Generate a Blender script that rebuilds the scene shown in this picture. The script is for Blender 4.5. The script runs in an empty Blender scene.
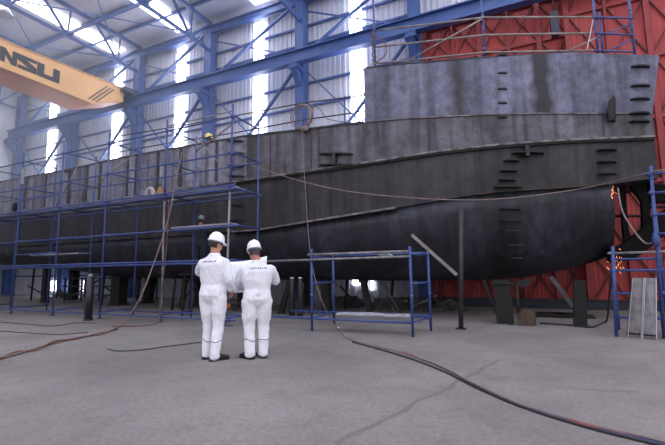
import bpy, math, random
from mathutils import Vector, Matrix
random.seed(7)
S = bpy.context.scene
C = S.collection
PI = math.pi
# ------------------------------------------------------------------ camera
F = 400.0; CX = 332.5; CY = 222.5; H = 1.25
vy = Vector((521-CX, CY-269, -F)).normalized()
vx = -Vector((-530-CX, CY-283, -F)).normalized()
vx = (vx - vy*vx.dot(vy)).normalized()
vz = vx.cross(vy)
ROT = Matrix((vx, vy, vz))
cam_data = bpy.data.cameras.new('camera'); cam = bpy.data.objects.new('camera', cam_data); C.objects.link(cam)
cam_data.sensor_width = 36; cam_data.lens = 36*F/665; cam_data.clip_end = 300
m4 = ROT.to_4x4(); m4.translation = Vector((0, 0, H)); cam.matrix_world = m4
S.camera = cam

def P(px, py, Y):           # point of the place seen at a pixel, on the vertical plane at distance Y
    d = ROT @ Vector((px-CX, CY-py, -F)); return Vector((0, 0, H)) + d*(Y/d.y)
def G(px, py, z=0.0):       # same, on a horizontal plane
    d = ROT @ Vector((px-CX, CY-py, -F)); return Vector((0, 0, H)) + d*((z-H)/d.z)
def PX(px, py, X):
    d = ROT @ Vector((px-CX, CY-py, -F)); return Vector((0, 0, H)) + d*(X/d.x)

# ------------------------------------------------------------------ materials
def lin(c):
    return tuple((v/12.92 if v <= .04045 else ((v+.055)/1.055)**2.4) for v in [x/255 for x in c])
M = {}
def mat(name, c1, c2=None, rough=.6, metal=0.0, scale=4.0, stretch=(1, 1, 1), bump=.0, bscale=None, contrast=(.35, .65), spec=.5):
    m = bpy.data.materials.new(name); m.use_nodes = True; nt = m.node_tree; N = nt.nodes; L = nt.links
    b = N['Principled BSDF']; b.inputs['Roughness'].default_value = rough; b.inputs['Metallic'].default_value = metal
    b.inputs['Specular IOR Level'].default_value = spec
    c1 = lin(c1); b.inputs['Base Color'].default_value = (*c1, 1)
    tc = N.new('ShaderNodeTexCoord'); mp = N.new('ShaderNodeMapping'); mp.inputs['Scale'].default_value = stretch
    L.new(tc.outputs['Object'], mp.inputs['Vector'])
    if c2:
        c2 = lin(c2)
        n = N.new('ShaderNodeTexNoise'); n.inputs['Scale'].default_value = scale; n.inputs['Detail'].default_value = 8; n.inputs['Roughness'].default_value = .65
        r = N.new('ShaderNodeValToRGB'); r.color_ramp.elements[0].position = contrast[0]; r.color_ramp.elements[1].position = contrast[1]
        r.color_ramp.elements[0].color = (*c1, 1); r.color_ramp.elements[1].color = (*c2, 1)
        L.new(mp.outputs[0], n.inputs['Vector']); L.new(n.outputs['Fac'], r.inputs[0]); L.new(r.outputs[0], b.inputs['Base Color'])
        m['ramp'] = r.name
    if bump:
        n2 = N.new('ShaderNodeTexNoise'); n2.inputs['Scale'].default_value = bscale or scale*3; n2.inputs['Detail'].default_value = 5
        bp = N.new('ShaderNodeBump'); bp.inputs['Strength'].default_value = bump; bp.inputs['Distance'].default_value = .05
        L.new(mp.outputs[0], n2.inputs['Vector']); L.new(n2.outputs['Fac'], bp.inputs['Height']); L.new(bp.outputs[0], b.inputs['Normal'])
    M[name] = m; return m
def emis(name, c, s):
    m = bpy.data.materials.new(name); m.use_nodes = True
    b = m.node_tree.nodes['Principled BSDF']; c = lin(c); b.inputs['Base Color'].default_value = (*c, 1)
    b.inputs['Emission Color'].default_value = (*c, 1); b.inputs['Emission Strength'].default_value = s
    M[name] = m; return m

mat('siding', (198, 199, 210), (182, 184, 200), .6, scale=1.5, stretch=(2, 2, .3))
mat('roofing', (196, 196, 206), (180, 181, 196), .7, scale=1.2)
mat('steel_blue', (62, 90, 148), (50, 76, 134), .5, scale=2)
mat('tube_blue', (50, 70, 128), (80, 92, 132), .45, scale=3, contrast=(.5, .8), metal=.1)
mat('tube_grey', (150, 148, 150), (92, 88, 96), .5, scale=6, metal=.3)
mat('tube_rust', (112, 102, 98), (150, 142, 138), .6, scale=6, metal=.2)
mat('red_door', (170, 62, 60), (146, 52, 54), .6, scale=1.3, stretch=(1, 1, .4), bump=.1)
mat('red_frame', (150, 54, 54), (128, 44, 48), .6, scale=2)
mat('brace_dark', (74, 28, 32), None, .6)
mat('crane_paint', (226, 176, 118), (218, 166, 108), .45, scale=1.5)  # pale tone of the haze is mixed into this colour
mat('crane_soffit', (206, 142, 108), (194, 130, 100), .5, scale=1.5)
mat('crane_letters', (42, 40, 44), None, .5)
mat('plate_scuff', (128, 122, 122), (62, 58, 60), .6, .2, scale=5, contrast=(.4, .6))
mat('plate_edge', (60, 59, 62), (38, 37, 40), .6, .2, scale=4)
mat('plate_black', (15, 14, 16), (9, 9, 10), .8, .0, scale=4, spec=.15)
mat('plate_dark', (28, 27, 30), (18, 18, 20), .6, .2, scale=4)
mat('wood_dark', (27, 24, 23), (16, 15, 15), .8, scale=5, stretch=(3, 3, .5))
mat('wood_block', (84, 68, 58), (56, 45, 39), .85, scale=6)
mat('plank', (150, 150, 160), (84, 90, 120), .7, scale=3, stretch=(.4, 3, 3))
mat('alu', (138, 136, 138), (104, 100, 102), .5, .3, scale=8, contrast=(.4, .7))
mat('alu_rail', (190, 190, 200), None, .35, .6)
mat('hose_rust', (132, 84, 70), (72, 56, 52), .6, scale=6)
mat('hose_grey', (138, 118, 112), (104, 90, 90), .6, scale=6)
mat('hose_black', (28, 27, 32), None, .5)
mat('hose_red', (158, 48, 54), (110, 36, 44), .55, scale=6)
mat('hose_blue', (50, 56, 96), None, .5)
mat('rope', (190, 186, 180), None, .8)
mat('helmet', (238, 238, 244), None, .3)
mat('helmet_yellow', (226, 196, 108), None, .4)
mat('helmet_grey', (126, 132, 136), None, .4)
mat('helmet_band', (88, 88, 96), None, .6)
mat('overall', (234, 234, 242), (220, 220, 230), .85, scale=3, bump=.9, bscale=6, stretch=(1, 1, .55))
mat('overall_dirty', (150, 138, 128), (178, 168, 158), .85, scale=12)
mat('overall_dark', (34, 36, 48), None, .85)
mat('cuff_line', (92, 96, 122), None, .8)
mat('print_dark', (46, 48, 66), None, .8)
mat('skin', (196, 142, 120), (182, 124, 104), .55, scale=8)
mat('hair', (34, 28, 28), (22, 18, 18), .7, scale=20)
mat('shoe', (24, 22, 24), (38, 35, 36), .45, scale=8)
mat('paper', (236, 236, 242), None, .8)
mat('rag', (158, 156, 164), (124, 124, 136), .85, scale=8)
mat('bottle_dark', (30, 30, 36), None, .4)
mat('bottle_cap', (200, 200, 206), None, .4)
mat('scrap', (84, 80, 82), (40, 38, 42), .8, scale=5)
mat('tape', (172, 92, 50), None, .7)
mat('lamp_shell', (160, 158, 172), None, .4, .4)
mat('ring_pale', (188, 176, 180), (150, 136, 140), .7, scale=12)
mat('cone_tan', (150, 112, 74), None, .8)
mat('box_dark', (44, 46, 62), None, .6)
emis('daylight_panel', (240, 243, 255), 8.0)
emis('spark', (255, 150, 80), 2.5)
emis('lamp_glow', (255, 246, 235), 2.0)

# hull plates: blotchy mill scale with runs of dirt, built on object coordinates
def plate(name, base, alt, stain, stain_lines=(), zmix=None, rough=.5, metal=.3, streak=.55):
    m = mat(name, base, alt, rough, metal, scale=.9, stretch=(1, 1, .6), bump=.14, bscale=2.2, contrast=(.36, .64))
    nt = m.node_tree; N = nt.nodes; L = nt.links; b = N['Principled BSDF']; r = N[m['ramp']]
    tc = N['Texture Coordinate']
    def mathn(op, a=None, bb=None, c=None):
        n = N.new('ShaderNodeMath'); n.operation = op
        for i, v in enumerate((a, bb, c)):
            if v is None: continue
            if isinstance(v, (int, float)): n.inputs[i].default_value = v
            else: L.new(v, n.inputs[i])
        return n.outputs[0]
    mp = N.new('ShaderNodeMapping'); mp.inputs['Scale'].default_value = (3.2, 3.2, .16)
    L.new(tc.outputs['Object'], mp.inputs[0])
    n = N.new('ShaderNodeTexNoise'); n.inputs['Scale'].default_value = 1.5; n.inputs['Detail'].default_value = 6
    L.new(mp.outputs[0], n.inputs['Vector'])
    rr = N.new('ShaderNodeValToRGB'); rr.color_ramp.elements[0].position = .46; rr.color_ramp.elements[1].position = .66
    rr.color_ramp.elements[0].color = (0, 0, 0, 1); rr.color_ramp.elements[1].color = (streak,)*3 + (1,)
    L.new(n.outputs['Fac'], rr.inputs[0])
    sep = N.new('ShaderNodeSeparateXYZ'); L.new(tc.outputs['Object'], sep.inputs[0])
    wob = N.new('ShaderNodeTexNoise'); wob.inputs['Scale'].default_value = 2.5; wob.inputs['Detail'].default_value = 5; L.new(tc.outputs['Object'], wob.inputs['Vector'])
    wv = mathn('MULTIPLY', mathn('SUBTRACT', wob.outputs['Fac'], .5), .3)
    fac = rr.outputs[0]
    for (x, w, s) in stain_lines:
        d = mathn('ABSOLUTE', mathn('ADD', mathn('SUBTRACT', sep.outputs['X'], x), wv))
        v = mathn('MULTIPLY', mathn('SUBTRACT', 1.0, mathn('SMOOTH_MIN', mathn('DIVIDE', d, w), 1.0, .3)), s)
        fac = mathn('MAXIMUM', fac, v)
    mx = N.new('ShaderNodeMix'); mx.data_type = 'RGBA'
    L.new(fac, mx.inputs['Factor']); L.new(r.outputs[0], mx.inputs['A']); mx.inputs['B'].default_value = (*lin(stain), 1)
    L.new(mx.outputs['Result'], b.inputs['Base Color'])
    mb2 = N.new('ShaderNodeMapping'); mb2.inputs['Scale'].default_value = (2.6, 2.6, .12); L.new(tc.outputs['Object'], mb2.inputs[0])
    nb = N.new('ShaderNodeTexNoise'); nb.inputs['Scale'].default_value = 1.3; nb.inputs['Detail'].default_value = 2; L.new(mb2.outputs[0], nb.inputs['Vector'])
    bp2 = N.new('ShaderNodeBump'); bp2.inputs['Strength'].default_value = .7; bp2.inputs['Distance'].default_value = .07
    L.new(nb.outputs['Fac'], bp2.inputs['Height']); old = b.inputs['Normal'].links[0].from_socket; L.new(old, bp2.inputs['Normal']); L.new(bp2.outputs[0], b.inputs['Normal'])
    fn = N.new('ShaderNodeTexNoise'); fn.inputs['Scale'].default_value = 4.5; fn.inputs['Detail'].default_value = 10; fn.inputs['Roughness'].default_value = .75; L.new(tc.outputs['Object'], fn.inputs['Vector'])
    fr = N.new('ShaderNodeValToRGB'); fr.color_ramp.elements[0].position = .36; fr.color_ramp.elements[1].position = .62; fr.color_ramp.elements[0].color = (.52, .48, .46, 1); fr.color_ramp.elements[1].color = (1.12, 1.1, 1.1, 1)
    L.new(fn.outputs['Fac'], fr.inputs[0]); ml = N.new('ShaderNodeMix'); ml.data_type = 'RGBA'; ml.blend_type = 'MULTIPLY'; ml.inputs['Factor'].default_value = .85
    L.new(mx.outputs['Result'], ml.inputs['A']); L.new(fr.outputs[0], ml.inputs['B']); L.new(ml.outputs['Result'], b.inputs['Base Color'])
    rv = mathn('MULTIPLY_ADD', wob.outputs['Fac'], .35, rough-.15); L.new(rv, b.inputs['Roughness'])
    return m
plate('plate_aft', (118, 120, 144), (88, 90, 114), (44, 42, 50), [(.75, .3, 1.6), (-1.15, .35, 1.0), (-2.9, .15, .6)])
plate('plate_main', (108, 106, 118), (74, 71, 78), (38, 34, 35), [(-.35, .4, .8), (-7.35, .5, .6), (-4.6, .25, .5), (-12.2, .35, .7), (-15.2, .3, .8), (-3.6, .2, .7)], streak=.7)
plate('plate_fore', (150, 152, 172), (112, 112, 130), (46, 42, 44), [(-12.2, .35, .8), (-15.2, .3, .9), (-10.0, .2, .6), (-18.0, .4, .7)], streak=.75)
plate('plate_mid', (64, 63, 69), (42, 41, 45), (26, 25, 27), [(-.4, .3, .6)], streak=.6, rough=.5)  # side plates: dark mill scale, with part of the shade in the colour
plate('plate_deep', (60, 62, 78), (32, 32, 36), (22, 21, 23), [(-.4, .3, .7)], streak=.5, rough=.48)  # bottom plates: dark mill scale, with shade and bluish sheen in the colour

# concrete floor
def floor_mat():
    m = mat('concrete', (148, 143, 141), (112, 106, 107), .7, 0, scale=.45, bump=.12, bscale=14, contrast=(.3, .7), spec=.35)
    nt = m.node_tree; N = nt.nodes; L = nt.links; b = N['Principled BSDF']; r = N[m['ramp']]; tc = N['Texture Coordinate']
    def mathn(op, a=None, bb=None):
        n = N.new('ShaderNodeMath'); n.operation = op
        for i, v in enumerate((a, bb)):
            if v is None: continue
            if isinstance(v, (int, float)): n.inputs[i].default_value = v
            else: L.new(v, n.inputs[i])
        return n.outputs[0]
    sp = N.new('ShaderNodeTexNoise'); sp.inputs['Scale'].default_value = 2.6; sp.inputs['Detail'].default_value = 10; sp.inputs['Roughness'].default_value = .75
    L.new(tc.outputs['Object'], sp.inputs['Vector'])
    rp = N.new('ShaderNodeValToRGB'); rp.color_ramp.elements[0].position = .53; rp.color_ramp.elements[1].position = .75
    rp.color_ramp.elements[0].color = (0, 0, 0, 1); rp.color_ramp.elements[1].color = (.55,)*3+(1,)
    L.new(sp.outputs['Fac'], rp.inputs[0])
    fine = N.new('ShaderNodeTexNoise'); fine.inputs['Scale'].default_value = 22; fine.inputs['Detail'].default_value = 8; fine.inputs['Roughness'].default_value = .8
    L.new(tc.outputs['Object'], fine.inputs['Vector'])
    sep = N.new('ShaderNodeSeparateXYZ'); L.new(tc.outputs['Object'], sep.inputs[0])
    wb = N.new('ShaderNodeTexNoise'); wb.inputs['Scale'].default_value = 1.8; wb.inputs['Detail'].default_value = 8; L.new(tc.outputs['Object'], wb.inputs['Vector'])
    w = mathn('MULTIPLY', mathn('SUBTRACT', wb.outputs['Fac'], .5), .22)
    fac = rp.outputs[0]
    lines = [(G(336, 444), G(500, 360), .03, .75), (G(20, 367), G(200, 343), .02, .5), (G(0, 331), G(90, 338), .02, .5), (G(556, 388), G(640, 392), .03, .5), (G(0, 323), G(60, 325), .04, .5)]
    for a, c, wd, s in lines:
        d = (c-a); ln = d.length; d.normalize(); nx, ny = -d.y, d.x
        dist = mathn('ABSOLUTE', mathn('ADD', mathn('ADD', mathn('MULTIPLY', sep.outputs['X'], nx), mathn('MULTIPLY', sep.outputs['Y'], ny)), mathn('SUBTRACT', w, nx*a.x+ny*a.y)))
        al = mathn('ADD', mathn('MULTIPLY', sep.outputs['X'], d.x), mathn('SUBTRACT', mathn('MULTIPLY', sep.outputs['Y'], d.y), d.x*a.x+d.y*a.y))
        inside = mathn('MULTIPLY', mathn('GREATER_THAN', al, 0.0), mathn('LESS_THAN', al, ln))
        v = mathn('MULTIPLY', mathn('MULTIPLY', mathn('LESS_THAN', dist, wd), inside), mathn('MULTIPLY', fine.outputs['Fac'], s*1.2))
        fac = mathn('MAXIMUM', fac, v)
    mx = N.new('ShaderNodeMix'); mx.data_type = 'RGBA'
    L.new(fac, mx.inputs['Factor']); L.new(r.outputs[0], mx.inputs['A']); mx.inputs['B'].default_value = (*lin((84, 78, 80)), 1)
    mx2 = N.new('ShaderNodeMix'); mx2.data_type = 'RGBA'; mx2.blend_type = 'MULTIPLY'; mx2.inputs['Factor'].default_value = .8
    fr = N.new('ShaderNodeValToRGB'); fr.color_ramp.elements[0].position = .3; fr.color_ramp.elements[1].position = .62
    fr.color_ramp.elements[0].color = (.5, .48, .48, 1); fr.color_ramp.elements[1].color = (1, 1, 1, 1)
    L.new(fine.outputs['Fac'], fr.inputs[0]); L.new(mx.outputs['Result'], mx2.inputs['A']); L.new(fr.outputs[0], mx2.inputs['B'])
    L.new(mx2.outputs['Result'], b.inputs['Base Color'])
floor_mat()

# ------------------------------------------------------------------ mesh builder
class MB:
    def __init__(s): s.v = []; s.f = []; s.sm = []
    def add(s, vs, fs, smooth=False):
        o = len(s.v); s.v += [tuple(v) for v in vs]; s.f += [tuple(i+o for i in f) for f in fs]; s.sm += [smooth]*len(fs); return s
    def box(s, lo, hi, rz=0, piv=None):
        x0, y0, z0 = lo; x1, y1, z1 = hi
        vs = [Vector(p) for p in ((x0, y0, z0), (x1, y0, z0), (x1, y1, z0), (x0, y1, z0), (x0, y0, z1), (x1, y0, z1), (x1, y1, z1), (x0, y1, z1))]
        if rz:
            pv = Vector(piv) if piv else (vs[0]+vs[6])/2; R = Matrix.Rotation(rz, 3, 'Z'); vs = [R@(v-pv)+pv for v in vs]
        return s.add(vs, [(3, 2, 1, 0), (4, 5, 6, 7), (0, 1, 5, 4), (1, 2, 6, 5), (2, 3, 7, 6), (3, 0, 4, 7)])
    def tube(s, pts, r, n=8, cap=True, closed=False):
        pts = [Vector(p) for p in pts]; rs = r if isinstance(r, (list, tuple)) else [r]*len(pts)
        vs = []; k = len(pts); up = None
        for i, p in enumerate(pts):
            t = (pts[(i+1) % k]-pts[i-1]) if closed else (pts[min(i+1, k-1)]-pts[max(i-1, 0)])
            if t.length < 1e-9: t = Vector((0, 0, 1))
            t.normalize()
            if up is None: up = Vector((0, 0, 1)) if abs(t.z) < .9 else Vector((1, 0, 0))
            a = t.cross(up); 
            if a.length < 1e-6: a = t.orthogonal()
            a.normalize(); b = a.cross(t).normalized(); up = b
            for j in range(n):
                th = 2*PI*j/n; vs.append(p+(a*math.cos(th)+b*math.sin(th))*rs[i])
        fs = []
        for i in range(k if closed else k-1):
            for j in range(n):
                q = ((i+1) % k)*n; fs.append((i*n+j, q+j, q+(j+1) % n, i*n+(j+1) % n))
        fs = [f[::-1] for f in fs]
        if cap and not closed:
            fs.append(tuple(range(n))); fs.append(tuple(range((k-1)*n, k*n))[::-1])
        return s.add(vs, fs, n > 6)
    def bar(s, a, b, w, h, up=(0, 0, 1)):      # rectangular bar from a to b
        a = Vector(a); b = Vector(b); t = (b-a).normalized(); up = Vector(up)
        if abs(t.dot(up)) > .98: up = Vector((1, 0, 0))
        x = t.cross(up).normalized(); y = x.cross(t).normalized()
        vs = [q+x*sx*w/2+y*sy*h/2 for q in (a, b) for sx, sy in ((-1, -1), (1, -1), (1, 1), (-1, 1))]
        return s.add(vs, [(0, 1, 2, 3), (7, 6, 5, 4), (0, 4, 5, 1), (1, 5, 6, 2), (2, 6, 7, 3), (3, 7, 4, 0)])
    def ibeam(s, a, b, w, h, t=.03, up=(0, 0, 1)):
        a = Vector(a); b = Vector(b); d = (b-a).normalized(); up = Vector(up)
        x = d.cross(up).normalized(); y = x.cross(d).normalized()
        s.bar(a, b, t, h, up); s.bar(a+y*(h/2-t/2), b+y*(h/2-t/2), w, t, up); s.bar(a-y*(h/2-t/2), b-y*(h/2-t/2), w, t, up); return s
    def loft(s, rings, cap=True, smooth=True, closed=True):
        n = len(rings[0]); vs = [Vector(p) for r in rings for p in r]; fs = []
        for i in range(len(rings)-1):
            for j in range(n if closed else n-1):
                fs.append((i*n+j, i*n+(j+1) % n, (i+1)*n+(j+1) % n, (i+1)*n+j))
        s.add(vs, fs, smooth)
        if cap: s.add(rings[0], [tuple(range(n))[::-1]]); s.add(rings[-1], [tuple(range(n))])
        return s
    def prism(s, poly, d):                      # planar polygon pushed along vector d
        n = len(poly); d = Vector(d); a = [Vector(p) for p in poly]
        return s.add(a+[p+d for p in a], [tuple(range(n))[::-1], tuple(range(n, 2*n))]+[(i, (i+1) % n, n+(i+1) % n, n+i) for i in range(n)])
    def build(s, name, m, parent=None, kind=None):
        me = bpy.data.meshes.new(name); me.from_pydata(s.v, [], s.f)
        me.polygons.foreach_set('use_smooth', s.sm); me.materials.append(M[m] if isinstance(m, str) else m)
        import bmesh
        bm = bmesh.new(); bm.from_mesh(me); bmesh.ops.recalc_face_normals(bm, faces=bm.faces); bm.to_mesh(me); bm.free(); me.update()
        o = bpy.data.objects.new(name, me); C.objects.link(o)
        if parent:
            o.parent = parent; o.matrix_parent_inverse = parent.matrix_world.inverted() if False else Matrix.Identity(4)
            loc = parent.get('_loc')
        if kind: o['kind'] = kind
        return o
def thing(name, label, cat, loc=(0, 0, 0), rz=0, group=None):
    o = bpy.data.objects.new(name, None); C.objects.link(o); o.location = loc; o.rotation_euler = (0, 0, rz)
    o.empty_display_size = .1
    o['label'] = label; o['category'] = cat
    if group: o['group'] = group
    return o
def tag(o, label, cat, group=None, kind=None):
    o['label'] = label; o['category'] = cat
    if group: o['group'] = group
    if kind: o['kind'] = kind
    return o
def seal(root, pts=None):
    """move an Empty made at the origin to the base of its world-space parts"""
    lo = Vector((1e9,)*3); hi = -lo
    kids = [o for o in C.objects if o.parent == root]
    for k in kids:
        if k.type == 'MESH':
            for v in k.data.vertices:
                for i in range(3): lo[i] = min(lo[i], v.co[i]); hi[i] = max(hi[i], v.co[i])
    base = Vector(((lo.x+hi.x)/2, (lo.y+hi.y)/2, lo.z)); root.location = base
    for k in kids: k.location = k.location-base
    return root
def bez(pts, n=8):      # Catmull-Rom through points
    pts = [Vector(p) for p in pts]; out = []
    for i in range(len(pts)-1):
        p0 = pts[max(i-1, 0)]; p1 = pts[i]; p2 = pts[i+1]; p3 = pts[min(i+2, len(pts)-1)]
        for k in range(n):
            t = k/n; out.append(.5*((2*p1)+(p2-p0)*t+(2*p0-5*p1+4*p2-p3)*t*t+(3*p1-p0-3*p2+p3)*t**3))
    out.append(pts[-1]); return out

# ------------------------------------------------------------------ the hall
XL, XR, YW, YF, ZR = -31.4, 16.0, 15.6, -18.0, 14.55
MB().box((XL-.3, YF, -.2), (XR, YW+.3, 0)).build('floor', 'concrete', kind='structure')
COLX = [-3.3, -8.55, -14.0, -19.25, -25.1, -31.0]
STRX = [(-6.22, -5.66), (-11.42, -10.82), (-16.62, -15.98), (-21.75, -21.1), (-28.15, -27.45)]
# corrugated siding, cut around the daylight strips and the hangar door
def corr(mb, x0, x1, z0, z1, y, pitch=.25, amp=.035):
    n = max(1, int(round((x1-x0)/pitch))); p = (x1-x0)/n; prof = []
    for i in range(n):
        a = x0+i*p
        prof += [(a, y), (a+p*.35, y), (a+p*.45, y-amp), (a+p*.85, y-amp), (a+p*.95, y)]
    prof.append((x1, y))
    vs = [(x, yy, z0) for x, yy in prof]+[(x, yy, z1) for x, yy in prof]+[(x1, y+.08, z0), (x0, y+.08, z0), (x1, y+.08, z1), (x0, y+.08, z1)]
    k = len(prof); fs = [(i, i+1, k+i+1, k+i) for i in range(k-1)]
    fs += [(2*k, 2*k+1, 2*k+3, 2*k+2), (k-1, 2*k, 2*k+2, 2*k-1), (2*k+1, 0, k, 2*k+3)]
    mb.add(vs, fs)
w = MB(); xs = [XL]+[v for a in sorted(STRX) for v in a]+[-3.0]
for i in range(0, len(xs), 2): corr(w, xs[i], xs[i+1], 0, ZR, YW)
corr(w, -3.0, XR, 11.0, ZR, YW)
for a, b in STRX: corr(w, a, b, 0, 2.6, YW); corr(w, a, b, 13.7, ZR, YW)
w.build('wall_back', 'siding', kind='structure')
for i, (a, b) in enumerate(sorted(STRX)):
    mb = MB(); corr(mb, a, b, 2.6, 13.7, YW-.17, .22, .03); mb.build('window_%d' % (i+1), 'daylight_panel', kind='structure')
# small low openings seen under the hull
w = MB(); n = 60
for i in range(n):
    y0 = YF+(YW-YF)*i/n; y1 = YF+(YW-YF)*(i+1)/n
    w.box((XL-.08, y0, 0), (XL+(.035 if i % 2 else 0), y1, ZR))
w.build('wall_left', 'siding', kind='structure')
# roof with skylight strips in line with the wall strips, and three more
SKY = [(a+.3, b+.62) for a, b in STRX]+[(-.8, .4), (4.3, 5.5), (9.6, 10.8)]  # last three strips are unseen, added to light the floor from above
xs = [XL]+[v for a in sorted(SKY) for v in a]+[XR]
r = MB()
for i in range(0, len(xs), 2): r.box((xs[i], YF, ZR), (xs[i+1], YW+.1, ZR+.12))
for a, b in SKY: r.box((a, YW-.5, ZR), (b, YW+.1, ZR+.12)); r.box((a, YF, ZR), (b, YF+2, ZR+.12))
r.build('ceiling', 'roofing', kind='structure')
for i, (a, b) in enumerate(sorted(SKY)):
    MB().box((a, YF+2, ZR-.12), (b, YW-.5, ZR-.06)).build('window_%d' % (i+6), 'daylight_panel', kind='structure')

# girts along the wall
gz = [1.2, 2.4, 3.6, 4.9, 6.5, 7.65, 8.8, 9.9, 11.85, 12.75]
names = ['lowest', 'second', 'third', 'fourth', 'fifth', 'sixth', 'seventh', 'eighth', 'ninth', 'topmost']
for z, nm in zip(gz, names):
    o = MB().bar((XL, YW-.11, z), (-3.1, YW-.11, z), .1, .09).build('wall_girt', 'steel_blue')
    tag(o, 'long blue horizontal wall rail on the white siding, %s counted from the floor' % nm, 'wall rail', 'wall rails on the siding')
# columns with crane brackets
cn = ['nearest the red hangar door', 'behind the hanging hose coil', 'second left of the hose coil column', 'beside the end of the yellow crane', 'left of the yellow crane end', 'in the far left corner of the hall']
for x, nm in zip(COLX, cn):
    t = thing('steel_column', 'tall blue steel wall column '+nm, 'column', group='blue columns along the side wall')
    y = YW-.42
    MB().box((x-.22, y-.22, 0), (x-.16, y+.22, 13.72)).box((x+.16, y-.22, 0), (x+.22, y+.22, 13.72)).box((x-.16, y-.03, 0), (x+.16, y+.03, 13.72)).box((x-.16, y-.2, 0), (x+.16, y-.14, 13.72)).build('shaft', 'steel_blue', t)
    b = MB().prism([(x-.14, y-.22, 9.55), (x-.14, y-.22, 10.42), (x-.14, y-.78, 10.42), (x-.14, y-.78, 10.2)], (.28, 0, 0))
    b.box((x-.24, y-.82, 10.2), (x+.24, y-.22, 10.26)).box((x-.2, y-.8, 10.26), (x-.16, y-.22, 10.42)).box((x+.16, y-.8, 10.26), (x+.2, y-.22, 10.42))
    b.build('crane_bracket', 'steel_blue', t)
    MB().box((x-.35, y-.35, 0), (x+.35, y+.35, .05)).build('base_plate', 'steel_blue', t)
    seal(t)
# runway girder carrying the crane
t = thing('runway_girder', 'long blue crane runway girder carried on the wall column brackets', 'girder')
MB().ibeam((XL+.3, 14.55, 10.72), (7.5, 14.55, 10.72), .34, .6, .05).build('girder', 'steel_blue', t)
MB().box((XL+.3, 14.51, 11.02), (7.5, 14.59, 11.08)).build('rail', 'steel_blue', t)
seal(t)
# eave girder
t = thing('eave_girder', 'deep blue eave girder where the siding meets the roof', 'girder')
MB().ibeam((XL+.3, 15.2, 13.95), (7.5, 15.2, 13.95), .22, .42, .04).build('girder', 'steel_blue', t); seal(t)
# braces in the wall bays
bay = ['beside the red door', 'right of the hose coil column', 'in the middle of the wall', 'above the yellow crane end', 'in the far left bay']
for i in range(5):
    xa, xb = COLX[i+1], COLX[i]; nm = ['between the two columns nearest the red door', 'left of the column behind the hose coil', 'in the bay right of the crane end column', 'in the bay left of the crane end column', 'in the far left bay'][i]
    t = thing('cross_brace', 'blue crossed bracing above the runway girder '+nm, 'brace', group='crossed braces above the runway girder')
    MB().bar((xa+.36, 15.0, 11.1), (xb-.36, 15.0, 13.6), .1, .12, (0, 1, 0)).build('diagonal', 'steel_blue', t)
    MB().bar((xa+.36, 15.12, 13.2), (xb-.36, 15.12, 11.2), .05, .07, (0, 1, 0)).build('diagonal', 'steel_blue', t); seal(t)
    t = thing('cross_brace', 'blue crossed bracing below the runway girder '+nm, 'brace', group='crossed braces below the runway girder')
    MB().bar((xa+.36, 15.0, 5.2), (xb-.36, 15.0, 10.3), .1, .12, (0, 1, 0)).build('diagonal', 'steel_blue', t)
    MB().bar((xa+.36, 15.12, 10.2), (xb-.36, 15.12, 5.2), .06, .09, (0, 1, 0)).build('diagonal', 'steel_blue', t); seal(t)
# roof trusses
tn = ['nearest the red door', 'above the hose coil column', 'next right of the yellow crane', 'above the yellow crane end', 'left of the yellow crane', 'in the far left corner']
for x, nm in zip(COLX, tn):
    t = thing('roof_truss', 'blue steel roof truss '+nm, 'roof truss', group='roof trusses')
    MB().bar((x, -16, 14.3), (x, 15.2, 14.3), .14, .18).build('top_chord', 'steel_blue', t)
    MB().bar((x, -16, 12.8), (x, 15.2, 12.8), .12, .13).build('bottom_chord', 'steel_blue', t)
    k = 0; y = 13.77
    while y > -8:
        MB().bar((x, y, 12.8), (x, y+.1, 14.3), .07, .07).build('web_member', 'steel_blue', t)
        MB().bar((x, y, 12.8), (x, y-1.35, 14.3), .1, .1).build('web_member', 'steel_blue', t)
        MB().bar((x, y, 12.8), (x, y+1.35, 14.3), .09, .09).build('web_member', 'steel_blue', t)
        MB().box((x-.08, y-.22, 12.72), (x+.08, y+.22, 12.98)).build('gusset_plate', 'steel_blue', t)
        y -= 2.7
    seal(t)
for i, y in enumerate([13.8, 12.45, 9.75, 7.05, 4.35]):
    o = MB().bar((XL+.2, y, 14.44), (XR-1, y, 14.44), .1, .16).build('roof_purlin', 'steel_blue')
    tag(o, 'long blue purlin under the roof sheets, %s counted from the wall' % ['first', 'second', 'third', 'fourth', 'fifth'][i], 'purlin', 'roof purlins')
for i, y in enumerate([11.07, 5.67]):
    o = MB().bar((XL+.2, y, 12.86), (3, y, 12.86), .08, .1).build('truss_tie', 'steel_blue')
    tag(o, ['blue tie bar joining the truss feet above the crane', 'blue tie bar joining the truss feet farther from the wall'][i], 'tie bar', 'truss tie bars')
for i in range(4):
    xa, xb = COLX[i+1], COLX[i]
    t = thing('roof_brace', 'thin crossed blue rods under the roof '+['in the bay beside the red door', 'in the bay above the hose coil', 'in the bay right of the crane', 'in the bay above the crane'][i], 'brace', group='thin crossed roof rods')
    MB().bar((xa, 8.37, 13.0), (xb, 13.7, 13.0), .04, .05).build('rod', 'steel_blue', t); MB().bar((xa, 13.7, 13.1), (xb, 8.37, 13.1), .04, .05).build('rod', 'steel_blue', t); seal(t)
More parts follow.
